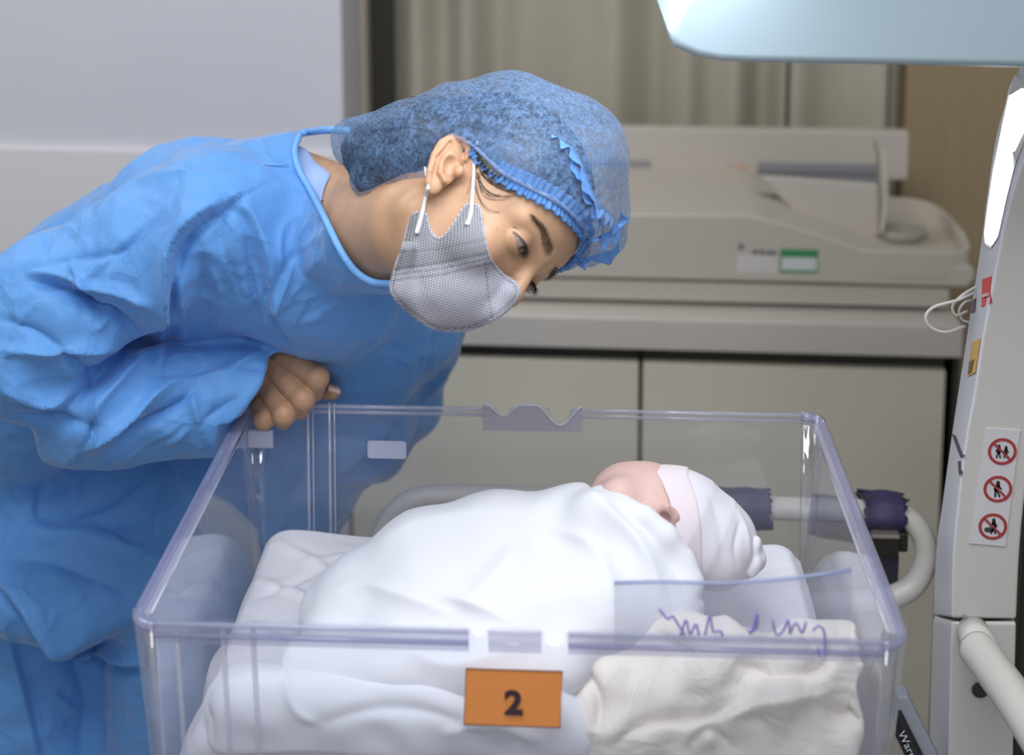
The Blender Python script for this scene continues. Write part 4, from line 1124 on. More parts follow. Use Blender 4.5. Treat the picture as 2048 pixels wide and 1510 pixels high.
# ---- cap
BORD = [(858, 330), (870, 292), (903, 270), (945, 292), (975, 320), (1010, 350), (1060, 376), (1110, 404), (1150, 440), (1183, 484)]
def cap_w(p):
    q = toH(p)
    d = ell(q, (-10, 0, 54), (112, 90, 92))/1000
    d = smin(d, chain(p, [P(1030, 285, .245), P(1110, 330, .25), P(1165, 400, .262)], [.066, .070, .048], .02), .02)
    d = smin(d, chain(p, [P(900, 290, .245), P(820, 300, .250), P(735, 275, .255)], [.054, .044, .024], .02), .02)
    d = smin(d, ell(p, P(762, 355, .25), (.030, .030, .023)), .012)
    d = smin(d, ell(p, P(700, 285, .262), (.019, .02, .024)), .010)
    d = smin(d, chain(p, [P(1205, 430, .27), P(1215, 475, .275), P(1175, 500, .275)], [.020, .018, .017], .01), .015)
    face = poly_sd(proj(mirror(q)), BORD+[(1190, 520), (1200, 760), (850, 760)])*.00048
    face = np.minimum(-face, 1)
    return smax(d, face, .003)
BORD2 = np.array(smooth_path([np.array(b, float) for b in BORD[1:]], 10))
def cap_mat(name, base=(.155, .30, .56), tr=.57):
    m = bpy.data.materials.new(name); m.use_nodes = True; nt = m.node_tree; b = nt.nodes['Principled BSDF']
    b.inputs['Roughness'].default_value = .6; b.inputs['Base Color'].default_value = base+(1,); b.inputs['Sheen Weight'].default_value = .25
    tc = nt.nodes.new('ShaderNodeTexCoord'); mp = nt.nodes.new('ShaderNodeMapping'); mp.inputs['Scale'].default_value = (1, 1, 1)
    n1 = nt.nodes.new('ShaderNodeTexNoise'); n1.inputs['Scale'].default_value = 900; n1.inputs['Detail'].default_value = 3
    n2 = nt.nodes.new('ShaderNodeTexNoise'); n2.inputs['Scale'].default_value = 165; n2.inputs['Detail'].default_value = 4; n2.inputs['Distortion'].default_value = 1.2
    for n in (n1, n2): nt.links.new(tc.outputs['Object'], n.inputs['Vector'])
    r = nt.nodes.new('ShaderNodeMapRange'); r.inputs[1].default_value = .40; r.inputs[2].default_value = .60; r.inputs[3].default_value = max(tr-.28, 0); r.inputs[4].default_value = tr+.26
    ad = nt.nodes.new('ShaderNodeMix'); ad.inputs[0].default_value = .45
    nt.links.new(n2.outputs['Fac'], ad.inputs[2]); nt.links.new(n1.outputs['Fac'], ad.inputs[3]); nt.links.new(ad.outputs[0], r.inputs[0])
    bp = nt.nodes.new('ShaderNodeBump'); bp.inputs['Strength'].default_value = .5; bp.inputs['Distance'].default_value = .0015
    nt.links.new(n2.outputs['Fac'], bp.inputs['Height']); nt.links.new(bp.outputs[0], b.inputs['Normal'])
    t = nt.nodes.new('ShaderNodeBsdfTransparent'); mx = nt.nodes.new('ShaderNodeMixShader')
    tl = nt.nodes.new('ShaderNodeBsdfTranslucent'); tl.inputs[0].default_value = base+(1,); m0 = nt.nodes.new('ShaderNodeMixShader'); m0.inputs[0].default_value = .3
    nt.links.new(b.outputs[0], m0.inputs[1]); nt.links.new(tl.outputs[0], m0.inputs[2])
    nt.links.new(r.outputs[0], mx.inputs[0]); nt.links.new(m0.outputs[0], mx.inputs[1]); nt.links.new(t.outputs[0], mx.inputs[2])
    nt.links.new(mx.outputs[0], nt.nodes['Material Output'].inputs[0]); return m
def cap_build():
    v, Q = nets(cap_w, HT+V(-.26, -.17, -.10), HT+V(.20, .22, .22), .0024, 2)
    hd = head_mm(toH(v), ears=False, eyes=False)/1000; keep = hd > -.004; Q = Q[keep[Q].any(1)]
    n = vnormals(v, Q); q = toH(v); px = proj(v)
    # gathered folds radiating from the border over the crown, and crumples
    d = line_d(px, BORD2)[0]; th = line_d(px, BORD2)[2]; near = np.exp(-(d/75)**2)
    disp = .0011*near*np.sin(th*150+2*np.sin(th*31))
    disp += .0016*waves(v, 7, 9, 24, 21)+.0011*creases(v, 60, .004, .012, 5)
    for L, a, w in (([(700, 240), (760, 250), (850, 215), (960, 190)], .003, 14), ([(850, 340), (905, 262), (960, 262), (1040, 290)], -.003, 12), ([(690, 262), (715, 330), (740, 395)], .003, 9),
                    ([(770, 395), (800, 330), (850, 280), (905, 250)], .003, 12), ([(765, 260), (760, 320), (770, 380)], -.003, 10), ([(1050, 200), (1120, 260), (1180, 340), (1210, 420)], .0025, 16),
                    ([(960, 180), (1060, 230), (1140, 320)], -.002, 14), ([(830, 230), (830, 280), (800, 340)], -.0025, 10), ([(1080, 150), (1150, 220), (1200, 300), (1225, 400)], -.002, 12)):
        dd = line_d(px, np.array(smooth_path([np.array(b, float) for b in L], 6)))[0]; f = np.clip(-(n@rays([L[0][0]], [L[0][1]])[0])*1.2, 0, 1); disp += a*np.exp(-(dd/w)**2)*f
    disp *= np.clip((head_mm(q, ears=False, eyes=False)-1)/6, 0, 1)
    v = v+n*disp[:, None]
    capo = np_mesh('hair_cap', v, Q, cap_mat('blue_nonwoven_cap'), woman)
    # elastic band + gathered frill along the border, on both sides of the face
    mb = mat('pale_blue_elastic', (.36, .52, .82), .6, bump=.5, bscale=600); mf = cap_mat('blue_frill', (.16, .41, .84), .20)
    CW = lambda p: cap_w(p)
    near = hit(lambda p: np.minimum(HS(p), cap_w(p)), BORD2[:, 0], BORD2[:, 1]+3); qn = toH(near)
    for sd in (1, -1):
        c = qn.copy(); c[:, 1] *= sd if True else 1
        pts, nn = on_head(c); k = len(pts)
        s = np.r_[0, np.cumsum(np.linalg.norm(np.diff(pts, axis=0), axis=1))]; N = 420
        t = np.linspace(0, s[-1], N); cc = np.stack([np.interp(t, s, pts[:, i]) for i in range(3)], 1); cn = np.stack([np.interp(t, s, nn[:, i]) for i in range(3)], 1)
        for _ in range(20): cc[1:-1] = (cc[:-2]+cc[1:-1]*2+cc[2:])/4
        tg = np.gradient(cc, axis=0); tg /= np.linalg.norm(tg, axis=1)[:, None]; down = np.cross(tg, cn)*(1 if sd == -1 else 1)
        ctr = HT+HB@V(.095, 0, -.02)   # towards the face
        sg = np.sign(((ctr-cc)*down).sum(1)); down = down*np.median(sg)
        rows = 7; vv = []; ff = []; ramp = np.clip(t/.03, 0, 1)
        for r_ in range(rows):
            w = (r_/(rows-1)); L = .0095*(.65+.35*ramp)
            ph = t/.0046*6.283+1.5*np.sin(t*160)+.8*np.sin(t*410)
            off = (.0022*np.sin(ph)*w+.0030)+.0012*w
            along = .0011*np.sin(ph*1.0+1.2)*w
            vv.append(cc+cn*off[:, None]+down*(w*L*(1+.12*np.sin(ph*.5+2)))[:, None]+tg*along[:, None])
        vv = np.concatenate(vv)
        for r_ in range(rows-1):
            for i in range(N-1): ff.append((r_*N+i, r_*N+i+1, (r_+1)*N+i+1, (r_+1)*N+i))
        o = mesh_obj('cap_frill', vv, ff, mf, capo); sm = o.modifiers.new('s', 'SOLIDIFY'); sm.thickness = .0003
        band = cc+cn*.0042-down*.0005
        tube('cap_elastic', list(band[::3]), .0022, mb, capo, 8)
        # upstanding frill on the cap side of the elastic
        vv = []
        for r_ in range(rows):
            w = r_/(rows-1); ph = t/.0058*6.283+1.1*np.sin(t*120); big = .55+.6*np.clip((t-.06)/.09, 0, 1)
            off = .0045+.0030*w*big+.0022*np.sin(ph)*w
            vv.append(cc+cn*off[:, None]-down*(w*.010*big)[:, None]+tg*(.001*np.sin(ph+1)*w)[:, None])
        vv = np.concatenate(vv); o = mesh_obj('cap_frill', vv, ff, mf, capo); sm = o.modifiers.new('s', 'SOLIDIFY'); sm.thickness = .0003
    # loose folded edge standing up on the side of the cap, and the tuft over the forehead
    def ruff(px_pts, w0, seed, tilt=.5, amp=.0024, per=.020):
        a = np.array(smooth_path([np.array(b, float) for b in px_pts], 10)); pts = hit(cap_w, a[:, 0], a[:, 1]); nn = grad(cap_w, pts, .001)
        for _ in range(6): nn[1:-1] = (nn[:-2]+nn[1:-1]+nn[2:])/3; pts[1:-1] = (pts[:-2]+2*pts[1:-1]+pts[2:])/4
        s = np.r_[0, np.cumsum(np.linalg.norm(np.diff(pts, axis=0), axis=1))]; N = 240; t = np.linspace(0, s[-1], N)
        cc = np.stack([np.interp(t, s, pts[:, i]) for i in range(3)], 1); cn = np.stack([np.interp(t, s, nn[:, i]) for i in range(3)], 1); cn /= np.linalg.norm(cn, axis=1)[:, None]
        tg = np.gradient(cc, axis=0); tg /= np.linalg.norm(tg, axis=1)[:, None]; sd = np.cross(tg, cn); rg = np.random.default_rng(seed); ph0 = rg.uniform(0, 6, 4)
        vv = []; ff = []; rows = 8; env = np.sin(np.clip(t/s[-1], 0, 1)*math.pi)**.5
        for r_ in range(rows):
            w = r_/(rows-1); wv = np.sin(t/per*6.283+ph0[0]+2*np.sin(t*70+ph0[1]))+.3*np.sin(t/per*11+ph0[2])
            vv.append(cc-cn*.001+(cn*tilt+sd*(1-tilt))*(w*w0*env*(1+.15*wv))[:, None]+sd*(amp*w*wv)[:, None])
        vv = np.concatenate(vv)
        for r_ in range(rows-1):
            for i in range(N-1): ff.append((r_*N+i, r_*N+i+1, (r_+1)*N+i+1, (r_+1)*N+i))
        o = mesh_obj('cap_ruffle', vv, ff, mf, capo); sm = o.modifiers.new('s', 'SOLIDIFY'); sm.thickness = .0004
    ruff([(1105, 268), (1150, 300), (1175, 350), (1195, 400), (1225, 430), (1238, 480)], .019, 1, .35)
    ruff([(1130, 300), (1162, 345), (1180, 395), (1205, 440), (1210, 490)], .014, 2, .35)
    ruff([(1182, 480), (1205, 470), (1232, 455), (1245, 420)], .017, 3, .5, .004, .02)
    ruff([(1150, 520), (1185, 512), (1225, 500), (1245, 480)], .016, 4, .4, .004, .02)
cap_build()

# ---- inner shirt and gown
NECK_HOLE = np.array(smooth_path([V(604, 268), V(592, 300), V(600, 340), V(622, 378), V(648, 428), V(680, 495), V(712, 542), V(748, 566), V(800, 566), V(872, 540)], 6)+[V(950, 460), V(900, 200), V(690, 200), V(640, 255)])
SHIRT_HOLE = np.array(smooth_path([V(712, 300), V(690, 325), V(662, 352), V(648, 382), V(642, 425)], 6)+[V(700, 560), V(900, 560), V(900, 200)])
CRIBX = lambda p: np.maximum(np.maximum(np.maximum(-.327-p[:, 0], p[:, 0]-.33), np.maximum(p[:, 1]-.408, -.01-p[:, 1])), p[:, 2]-.928)
def shirt_w(p):
    d = smax(bust_w(p)-.0030, toH(p)[:, 2]*.001+.062, .004)
    q = proj(p); return smax(smax(d, -poly_sd(q, SHIRT_HOLE)*.0005, .002), q[:, 0]*.0005-.40, .002)
def gown_w(p):
    d = torso_w(p)-.004
    q = proj(p)
    d = smin(d, smax(bust_w(p)-.0068, toH(p)[:, 2]*.001+.060, .004), .01)
    # upper arm and forearm sleeve of the near arm
    up = chain(p, [P(430, 450, .34), P(270, 520, .32), P(110, 610, .30), P(10, 690, .28)], [.062, .068, .072, .072], .02)
    d = smin(d, up, .045)
    fo = chain(p, [P(-20, 700, .28), P(60, 735, .285), P(190, 805, .31), P(330, 800, .345), P(450, 795, .375), P(520, 790, .39)], [.058, .050, .054, .052, .055, .060], .02)
    fo = smin(fo, chain(p, [P(130, 880, .30), P(250, 865, .33), P(400, 850, .36)], [.026, .028, .026], .02), .03)
    cuff = np.array([(700, 640), (585, 688), (560, 696), (537, 716), (530, 740), (522, 768), (508, 790), (488, 815), (470, 838), (440, 880), (428, 925), (700, 960)], float)
    fo = smax(fo, -poly_sd(q, cuff)*.00055, .003)
    d = np.where(True, smin(d, fo, .010), d)
    # far arm and the skirt
    d = smin(d, chain(p, [P(850, 640, .60), P(800, 800, .65), P(752, 905, .67)], [.054, .050, .036], .02), .03)
    d = smin(d, chain(p, [P(100, 760, .66), P(20, 980, .74), P(60, 1500, .74)], [.13, .16, .18], .04), .06)
    d = smin(d, chain(p, [P(510, 960, .62), P(450, 1100, .64), P(420, 1300, .66), P(400, 1600, .68)], [.090, .12, .125, .13], .04), .06)
    d = smin(d, ell(p, P(130, 1130, .60), (.15, .12, .080)), .05)
    d = smin(d, chain(p, [P(120, 900, .72), P(320, 960, .70), P(500, 980, .66)], [.11, .10, .08], .03), .05)
    d = smax(d, -poly_sd(q, NECK_HOLE)*.0005, .002)
    # hollow at the front under the mask is the body itself; keep the cloth out of the crib
    return smax(smax(d, -CRIBX(p), .006), .03-.15-p[:, 2], .004)
def gown_mat():
    m = bpy.data.materials.new('blue_nonwoven_gown'); m.use_nodes = True; nt = m.node_tree; b = nt.nodes['Principled BSDF']
    base = (.135, .365, .79, 1); b.inputs['Roughness'].default_value = .55; b.inputs['Sheen Weight'].default_value = .38; b.inputs['Sheen Roughness'].default_value = .4; b.inputs['Specular IOR Level'].default_value = .3
    tc = nt.nodes.new('ShaderNodeTexCoord')
    n = nt.nodes.new('ShaderNodeTexNoise'); n.inputs['Scale'].default_value = 7; n.inputs['Detail'].default_value = 6; n.inputs['Roughness'].default_value = .6
    nt.links.new(tc.outputs['Object'], n.inputs['Vector'])
    r = nt.nodes.new('ShaderNodeMapRange'); r.inputs[1].default_value = .3; r.inputs[2].default_value = .7; r.inputs[3].default_value = .93; r.inputs[4].default_value = 1.07
    h = nt.nodes.new('ShaderNodeHueSaturation'); h.inputs['Color'].default_value = base; nt.links.new(n.outputs['Fac'], r.inputs[0]); nt.links.new(r.outputs[0], h.inputs['Value']); nt.links.new(h.outputs[0], b.inputs['Base Color'])
    # fine crumples: distorted voronoi edges, plus the embossed weave
    nd = nt.nodes.new('ShaderNodeTexNoise'); nd.inputs['Scale'].default_value = 9; nd.inputs['Detail'].default_value = 2; nt.links.new(tc.outputs['Object'], nd.inputs['Vector'])
    mx = nt.nodes.new('ShaderNodeMix'); mx.data_type = 'VECTOR'; mx.inputs[0].default_value = .10
    nt.links.new(tc.outputs['Object'], mx.inputs[4]); nt.links.new(nd.outputs['Color'], mx.inputs[5])
    vo = nt.nodes.new('ShaderNodeTexVoronoi'); vo.feature = 'DISTANCE_TO_EDGE'; vo.inputs['Scale'].default_value = 11; nt.links.new(mx.outputs[1], vo.inputs['Vector'])
    cr = nt.nodes.new('ShaderNodeMapRange'); cr.inputs[1].default_value = 0; cr.inputs[2].default_value = .09; cr.inputs[3].default_value = 1; cr.inputs[4].default_value = 0; nt.links.new(vo.outputs['Distance'], cr.inputs[0])
    vo2 = nt.nodes.new('ShaderNodeTexVoronoi'); vo2.inputs['Scale'].default_value = 900; nt.links.new(tc.outputs['Object'], vo2.inputs['Vector'])
    b1 = nt.nodes.new('ShaderNodeBump'); b1.inputs['Strength'].default_value = .38; b1.inputs['Distance'].default_value = .004; nt.links.new(cr.outputs[0], b1.inputs['Height'])
    b3 = nt.nodes.new('ShaderNodeBump'); b3.inputs['Strength'].default_value = .35; b3.inputs['Distance'].default_value = .02; nt.links.new(n.outputs['Fac'], b3.inputs['Height']); nt.links.new(b1.outputs[0], b3.inputs['Normal'])
    b2 = nt.nodes.new('ShaderNodeBump'); b2.inputs['Strength'].default_value = .12; b2.inputs['Distance'].default_value = .0006; nt.links.new(vo2.outputs['Distance'], b2.inputs['Height']); nt.links.new(b3.outputs[0], b2.inputs['Normal'])
    nt.links.new(b2.outputs[0], b.inputs['Normal'])
    tl = nt.nodes.new('ShaderNodeBsdfTranslucent'); tl.inputs[0].default_value = base; mm = nt.nodes.new('ShaderNodeMixShader'); mm.inputs[0].default_value = .12
    nt.links.new(b.outputs[0], mm.inputs[1]); nt.links.new(tl.outputs[0], mm.inputs[2]); nt.links.new(mm.outputs[0], nt.nodes['Material Output'].inputs[0])
    return m
# folds traced on the garment: (pixel polyline, height m, width px, kind) kind: r ridge, v valley, s step (left of the line stands proud), -s the other side
FOLDS = [
 ([(460, 405), (400, 440), (350, 500), (335, 600), (330, 690)], .026, 26, 's'),
 ([(405, 500), (410, 600), (415, 680)], -.012, 34, 'v'),
 ([(345, 500), (360, 600), (372, 690)], .008, 16, 'r'),
 ([(450, 415), (445, 480), (470, 580), (490, 700)], -.012, 18, 'v'),
 ([(445, 440), (452, 520), (478, 620), (486, 690)], .010, 12, 'r'),
 ([(460, 405), (500, 440), (525, 520), (545, 600), (590, 705)], .010, 22, '-s'),
 ([(500, 470), (505, 560), (520, 650), (540, 690)], -.008, 16, 'v'),
 ([(530, 660), (570, 560), (590, 520)], .006, 16, 'r'),
 ([(60, 560), (130, 575), (200, 620), (255, 655), (300, 685)], -.024, 20, 'v'),
 ([(60, 545), (110, 552), (165, 570), (235, 580), (295, 596)], .010, 12, 'r'),
 ([(140, 520), (165, 560), (200, 610), (235, 655)], .008, 9, 'r'),
 ([(300, 440), (235, 500), (170, 560), (120, 590)], .006, 12, 'r'),
 ([(350, 420), (255, 500), (150, 520), (50, 540)], -.006, 16, 'v'),
 ([(0, 700), (80, 700), (170, 690), (255, 690)], .010, 16, 'r'),
 ([(0, 640), (60, 660), (130, 700), (200, 760)], -.008, 14, 'v'),
 ([(255, 690), (210, 740), (160, 790), (120, 830)], -.012, 14, 'v'),
 ([(300, 700), (260, 740), (200, 800), (185, 840)], .010, 14, 'r'),
 ([(135, 925), (190, 880), (260, 830), (350, 760), (375, 752)], .013, 14, 'r'),
 ([(185, 840), (180, 880), (150, 915)], -.012, 12, 'v'),
 ([(215, 905), (290, 850), (370, 800), (400, 750)], -.012, 14, 'v'),
 ([(395, 745), (385, 800), (400, 850), (415, 900)], .007, 10, 'r'),
 ([(400, 850), (440, 820), (480, 790)], -.005, 10, 'v'),
 ([(470, 690), (440, 720), (380, 740), (300, 750)], -.006, 14, 'v'),
 ([(520, 700), (460, 735), (400, 750)], .006, 10, 'r'),
 ([(530, 740), (480, 730), (420, 748)], -.004, 8, 'v'),
 ([(10, 730), (35, 650), (80, 600)], .003, 4, 'r'),
 ([(0, 772), (60, 795), (110, 802), (135, 790)], .010, 16, 'r'),
 ([(0, 830), (80, 850), (150, 842)], -.012, 20, 'v'),
 ([(0, 800), (100, 835), (200, 850)], -.006, 18, 'v'),
 ([(600, 640), (660, 610), (700, 590)], .003, 8, 'r'), ([(575, 590), (640, 520), (650, 480)], .003, 14, 'r'),
 ([(600, 500), (560, 540), (530, 600)], -.004, 14, 'v'), ([(540, 340), (640, 400)], -.002, 10, 'v'),
 ([(620, 770), (700, 720), (760, 700), (830, 690)], -.004, 30, 'v'), ([(860, 690), (820, 790), (740, 890), (670, 965)], .012, 26, 's'),
 ([(900, 700), (880, 760), (850, 800)], .006, 12, 'r'), ([(840, 690), (830, 760), (790, 830)], -.005, 14, 'v'),
 ([(0, 1165), (60, 1215), (120, 1275), (210, 1310), (300, 1330)], .035, 30, '-s'),
 ([(0, 1010), (80, 1060), (200, 1080), (320, 1120)], .010, 40, 'r'), ([(0, 1120), (120, 1130), (260, 1190)], -.006, 30, 'v'),
 ([(20, 1260), (55, 1400), (80, 1510)], .012, 22, 's'), ([(100, 1380), (150, 1420), (185, 1432)], .004, 7, 'r'), ([(140, 1300), (170, 1400), (160, 1510)], -.010, 26, 'v'),
 ([(300, 960), (230, 1020), (150, 1050)], .006, 18, 'r'), ([(90, 960), (75, 1010), (80, 1050)], -.006, 12, 'v'),
 ([(215, 560), (300, 470), (345, 430)], .003, 7, 'r'), ([(320, 590), (345, 640)], .003, 7, 'r'), ([(380, 600), (440, 625), (480, 640)], .003, 7, 'r'), ([(600, 500), (640, 470)], .003, 7, 'r'),
 ([(610, 640), (680, 615)], .003, 7, 'r'), ([(150, 470), (230, 380)], .0025, 8, 'r'), ([(185, 390), (180, 440)], -.003, 7, 'v'), ([(95, 465), (90, 520)], -.003, 7, 'v'), ([(240, 600), (290, 590)], .003, 6, 'r'), ([(230, 640), (180, 660)], .003, 6, 'r'),
 ([(500, 810), (460, 850)], .003, 7, 'r'), ([(330, 900), (380, 860)], .003, 7, 'r'), ([(420, 540), (440, 600), (430, 670)], .003, 8, 'r'), ([(600, 420), (560, 470), (560, 560)], .003, 9, 'r'), ([(380, 330), (460, 340), (520, 360)], -.002, 9, 'v'), ([(250, 370), (330, 350), (420, 345)], .002, 9, 'r'),
 ([(580, 900), (570, 1000), (560, 1080)], .008, 14, 'r'), ([(620, 880), (640, 1000), (650, 1080)], -.006, 16, 'v'), ([(540, 860), (520, 960)], -.005, 12, 'v'),
]
def gown_build():
    v, Q = nets(gown_w, V(-.84, .16, -.14), V(.05, .96, 1.32), .0031, 2)
    v = v.astype(np.float64); n = vnormals(v, Q); px = proj(v); view = v-CP; view /= np.linalg.norm(view, axis=1)[:, None]
    face = np.clip(-(n*view).sum(1)*1.6, 0, 1); disp = np.zeros(len(v)); vis = px[:, 1] < 1900
    for L, a, w, kd in FOLDS:
        Ls = np.array(smooth_path([np.array(b, float) for b in L], 5)); bb = (px[:, 0] > Ls[:, 0].min()-4*w-30) & (px[:, 0] < Ls[:, 0].max()+4*w+30) & (px[:, 1] > Ls[:, 1].min()-4*w-30) & (px[:, 1] < Ls[:, 1].max()+4*w+30)
        i = np.where(bb)[0]
        if len(i) == 0: continue
        w = w*.8; a = a*1.5; d, s, t = line_d(px[i], Ls); e = np.sin(np.clip(t, .02, .98)*math.pi)**.5
        if kd in 'rv': f = np.exp(-np.sqrt((d/w)**2+.03)*1.25)*1.15
        else:
            sg = s if kd == 's' else -s
            f = np.exp(-d/(w*1.8))*(.5+.5*np.tanh(sg*d/(w*.22)))-.30*np.exp(-((d-w*.6)/(w*.5))**2)*(sg < 0)
        disp[i] += a*f*e*face[i]
    disp += .0100*facets(v, .085, 5, .02)+.0042*facets(v, .036, 6, .010)
    disp += .0018*waves(v, 9, 3, 9, 31)+.0016*creases(v, 260, .004, .014, 8)+.0010*creases(v, 300, .002, .006, 9)
    # keep the neckline and the cuff crisp
    edge = np.clip((poly_sd(px, NECK_HOLE))/14, 0, 1); disp *= np.where(edge < 1, .25+.75*edge, 1)
    v = v+n*disp[:, None]; 
    g = np_mesh('gown', v, Q, gown_mat(), woman)
    # neckline binding
    a = np.array(smooth_path([V(604, 266), V(593, 300), V(602, 340), V(624, 378), V(650, 428), V(682, 495), V(713, 540), V(750, 563), V(795, 566)], 8))
    p = hit(lambda q: smin(torso_w(q)-.004, bust_w(q)-.0068, .01), a[:, 0]-3, a[:, 1]+2)
    for _ in range(4): p[1:-1] = (p[:-2]+p[1:-1]*2+p[2:])/4
    p = p+V(0, -.002, .001)
    tube('neck_binding', list(p), .0036, mat('light_blue_binding', (.17, .42, .85), .5, bump=.6, bscale=300), g, 10)
    b = [p[0], P(625, 263, p[0][1]+.01), P(660, 260, .34), P(700, 262, .33)]
    tube('neck_strap', smooth_path(b, 6), .0042, bpy.data.materials['light_blue_binding'], g, 10)
    # shoulder seam stitches and sleeve seam
    GW = lambda q: gown_w(q)
    for nm, L, r_ in (('shoulder_seam', [(522, 329), (550, 331), (578, 329)], .0008),):
        a = np.array(smooth_path([np.array(b, float) for b in L], 8)); tube(nm, list(hit(GW, a[:, 0], a[:, 1])+V(0, -.0015, .001)), r_, bpy.data.materials['light_blue_binding'], g, 6)
    return g
gown = gown_build()
v, Q = nets(shirt_w, P(560, 470, .45)*1-V(.04, .20, .10), P(720, 260, .42)+V(.02, .06, .03), .0028, 2)
n = vnormals(v, Q); v = v+n*(.0012*waves(v, 5, 8, 20, 3))[:, None]
np_mesh('inner_shirt', v, Q, mat('pale_blue_knit_shirt', (.33, .46, .76), .8, bump=.4, bscale=700), woman)

# ================================================================== BEDDING AND BABY
def cloth_mat(name, base, bump=.3, fold=.35, sc=16, tr=.1):
    m = bpy.data.materials.new(name); m.use_nodes = True; nt = m.node_tree; b = nt.nodes['Principled BSDF']
    b.inputs['Base Color'].default_value = tuple(base)+(1,); b.inputs['Roughness'].default_value = .85; b.inputs['Sheen Weight'].default_value = .2
    b.inputs['Specular IOR Level'].default_value = .2
    tc = nt.nodes.new('ShaderNodeTexCoord'); n = nt.nodes.new('ShaderNodeTexNoise'); n.inputs['Scale'].default_value = sc; n.inputs['Detail'].default_value = 5; n.inputs['Distortion'].default_value = .6
    n2 = nt.nodes.new('ShaderNodeTexNoise'); n2.inputs['Scale'].default_value = 1100; nt.links.new(tc.outputs['Object'], n.inputs['Vector']); nt.links.new(tc.outputs['Object'], n2.inputs['Vector'])
    b1 = nt.nodes.new('ShaderNodeBump'); b1.inputs['Strength'].default_value = fold; b1.inputs['Distance'].default_value = .02; nt.links.new(n.outputs['Fac'], b1.inputs['Height'])
    b2 = nt.nodes.new('ShaderNodeBump'); b2.inputs['Strength'].default_value = bump; b2.inputs['Distance'].default_value = .0006; nt.links.new(n2.outputs['Fac'], b2.inputs['Height']); nt.links.new(b1.outputs[0], b2.inputs['Normal'])
    nt.links.new(b2.outputs[0], b.inputs['Normal'])
    tl = nt.nodes.new('ShaderNodeBsdfTranslucent'); tl.inputs[0].default_value = tuple(base)+(1,); mm = nt.nodes.new('ShaderNodeMixShader'); mm.inputs[0].default_value = tr
    nt.links.new(b.outputs[0], mm.inputs[1]); nt.links.new(tl.outputs[0], mm.inputs[2]); nt.links.new(mm.outputs[0], nt.nodes['Material Output'].inputs[0]); return m
m_sheet = cloth_mat('white_cotton_sheet', (.76, .77, .84)); m_swad = cloth_mat('white_swaddle_cloth', (.83, .85, .92), .25, .2, 9)
m_cream = cloth_mat('cream_flannel', (.86, .815, .765), .3, .5, 20); m_hat = cloth_mat('white_jersey', (.80, .79, .87), .4, .12, 14)
m_cuff = cloth_mat('pinkish_white_jersey', (.82, .74, .79), .4, .1, 14)

# mattress under a fitted white sheet (a wrinkled closed slab)
def mattress():
    root = empty('mattress', (0, .195, .682), 'thin infant mattress under a wrinkled white cotton sheet inside the clear crib', 'mattress')
    nx, ny = 260, 170; x = np.linspace(-.301, .300, nx); y = np.linspace(.022, .374, ny)
    Xg, Yg = np.meshgrid(x, y, indexing='ij'); p = np.stack([Xg.ravel(), Yg.ravel(), np.zeros(Xg.size)], 1)
    ex = np.minimum(p[:, 0]+.301, .300-p[:, 0]); ey = np.minimum(p[:, 1]-.022, .374-p[:, 1])
    e = smin(ex, ey, .02); fall = np.where(e < .022, 1-np.sqrt(np.clip(1-((.022-e)/.022)**2, 0, 1)), 0)
    z = .786-.085*np.clip(fall, 0, 1)
    z += .006*np.exp(-((p[:, 0]+.245)/.05)**2-((p[:, 1]-.36)/.07)**2)+.004*np.exp(-((p[:, 0]-.27)/.03)**2)
    w = .0016*waves(p, 7, 3, 12, 41)+.0008*creases(p, 70, .003, .010, 42)
    # diagonal drag folds at the left end
    for (a, b, c, d, A, s) in ((-.27, .33, -.16, .26, .004, .006), (-.28, .27, -.18, .22, .005, .007), (-.28, .20, -.19, .13, .005, .008), (-.27, .12, -.20, .05, .006, .008), (-.24, .30, -.12, .34, .003, .005), (-.27, .24, -.21, .30, -.004, .006)):
        dd, _, t = line_d(p[:, :2], [(a, b), (c, d)]); w += A*np.exp(-(dd/s)**2)*np.sin(np.clip(t, .03, .97)*3.14)**.5
    z += w*np.clip(e/.02, .25, 1); sh = .004*waves(p, 5, 6, 16, 77)*(e < .01)
    v = [V(a[0]+(s if ex_ < .01 else 0), a[1]+(s if ex_ >= .01 else 0), zz) for a, zz, s, ex_ in zip(p, z, sh, ex)]
    f = [(i*ny+j, (i+1)*ny+j, (i+1)*ny+j+1, i*ny+j+1) for i in range(nx-1) for j in range(ny-1)]
    mesh_obj('fitted_sheet', v, f, m_sheet, root)
    o = box('mattress_core', (-.28, .03, .682), (.282, .368, .772), m_sheet, root, .012)
mattress()

def build(name, fn, lo, hi, h, m, parent, wr=(), seed=1, folds=()):
    v, Q = nets(fn, lo, hi, h, 2); n = vnormals(v, Q); disp = np.zeros(len(v)); px = proj(v)
    for k, (A, n_, f0, f1) in enumerate(wr): disp += A*waves(v, n_, f0, f1, seed+k)
    for L, a, w in folds:
        Ls = np.array(smooth_path([np.array(b, float) for b in L], 5)); d, s, t = line_d(px, Ls); disp += 1.6*a*np.exp(-(d/w)**1.6)*np.sin(np.clip(t, .03, .97)*3.14)**.5*np.clip(-(n@rays([L[0][0]], [L[0][1]])[0])*1.5, 0, 1)
    v = v+n*disp[:, None]; return np_mesh(name, v, Q, m, parent)

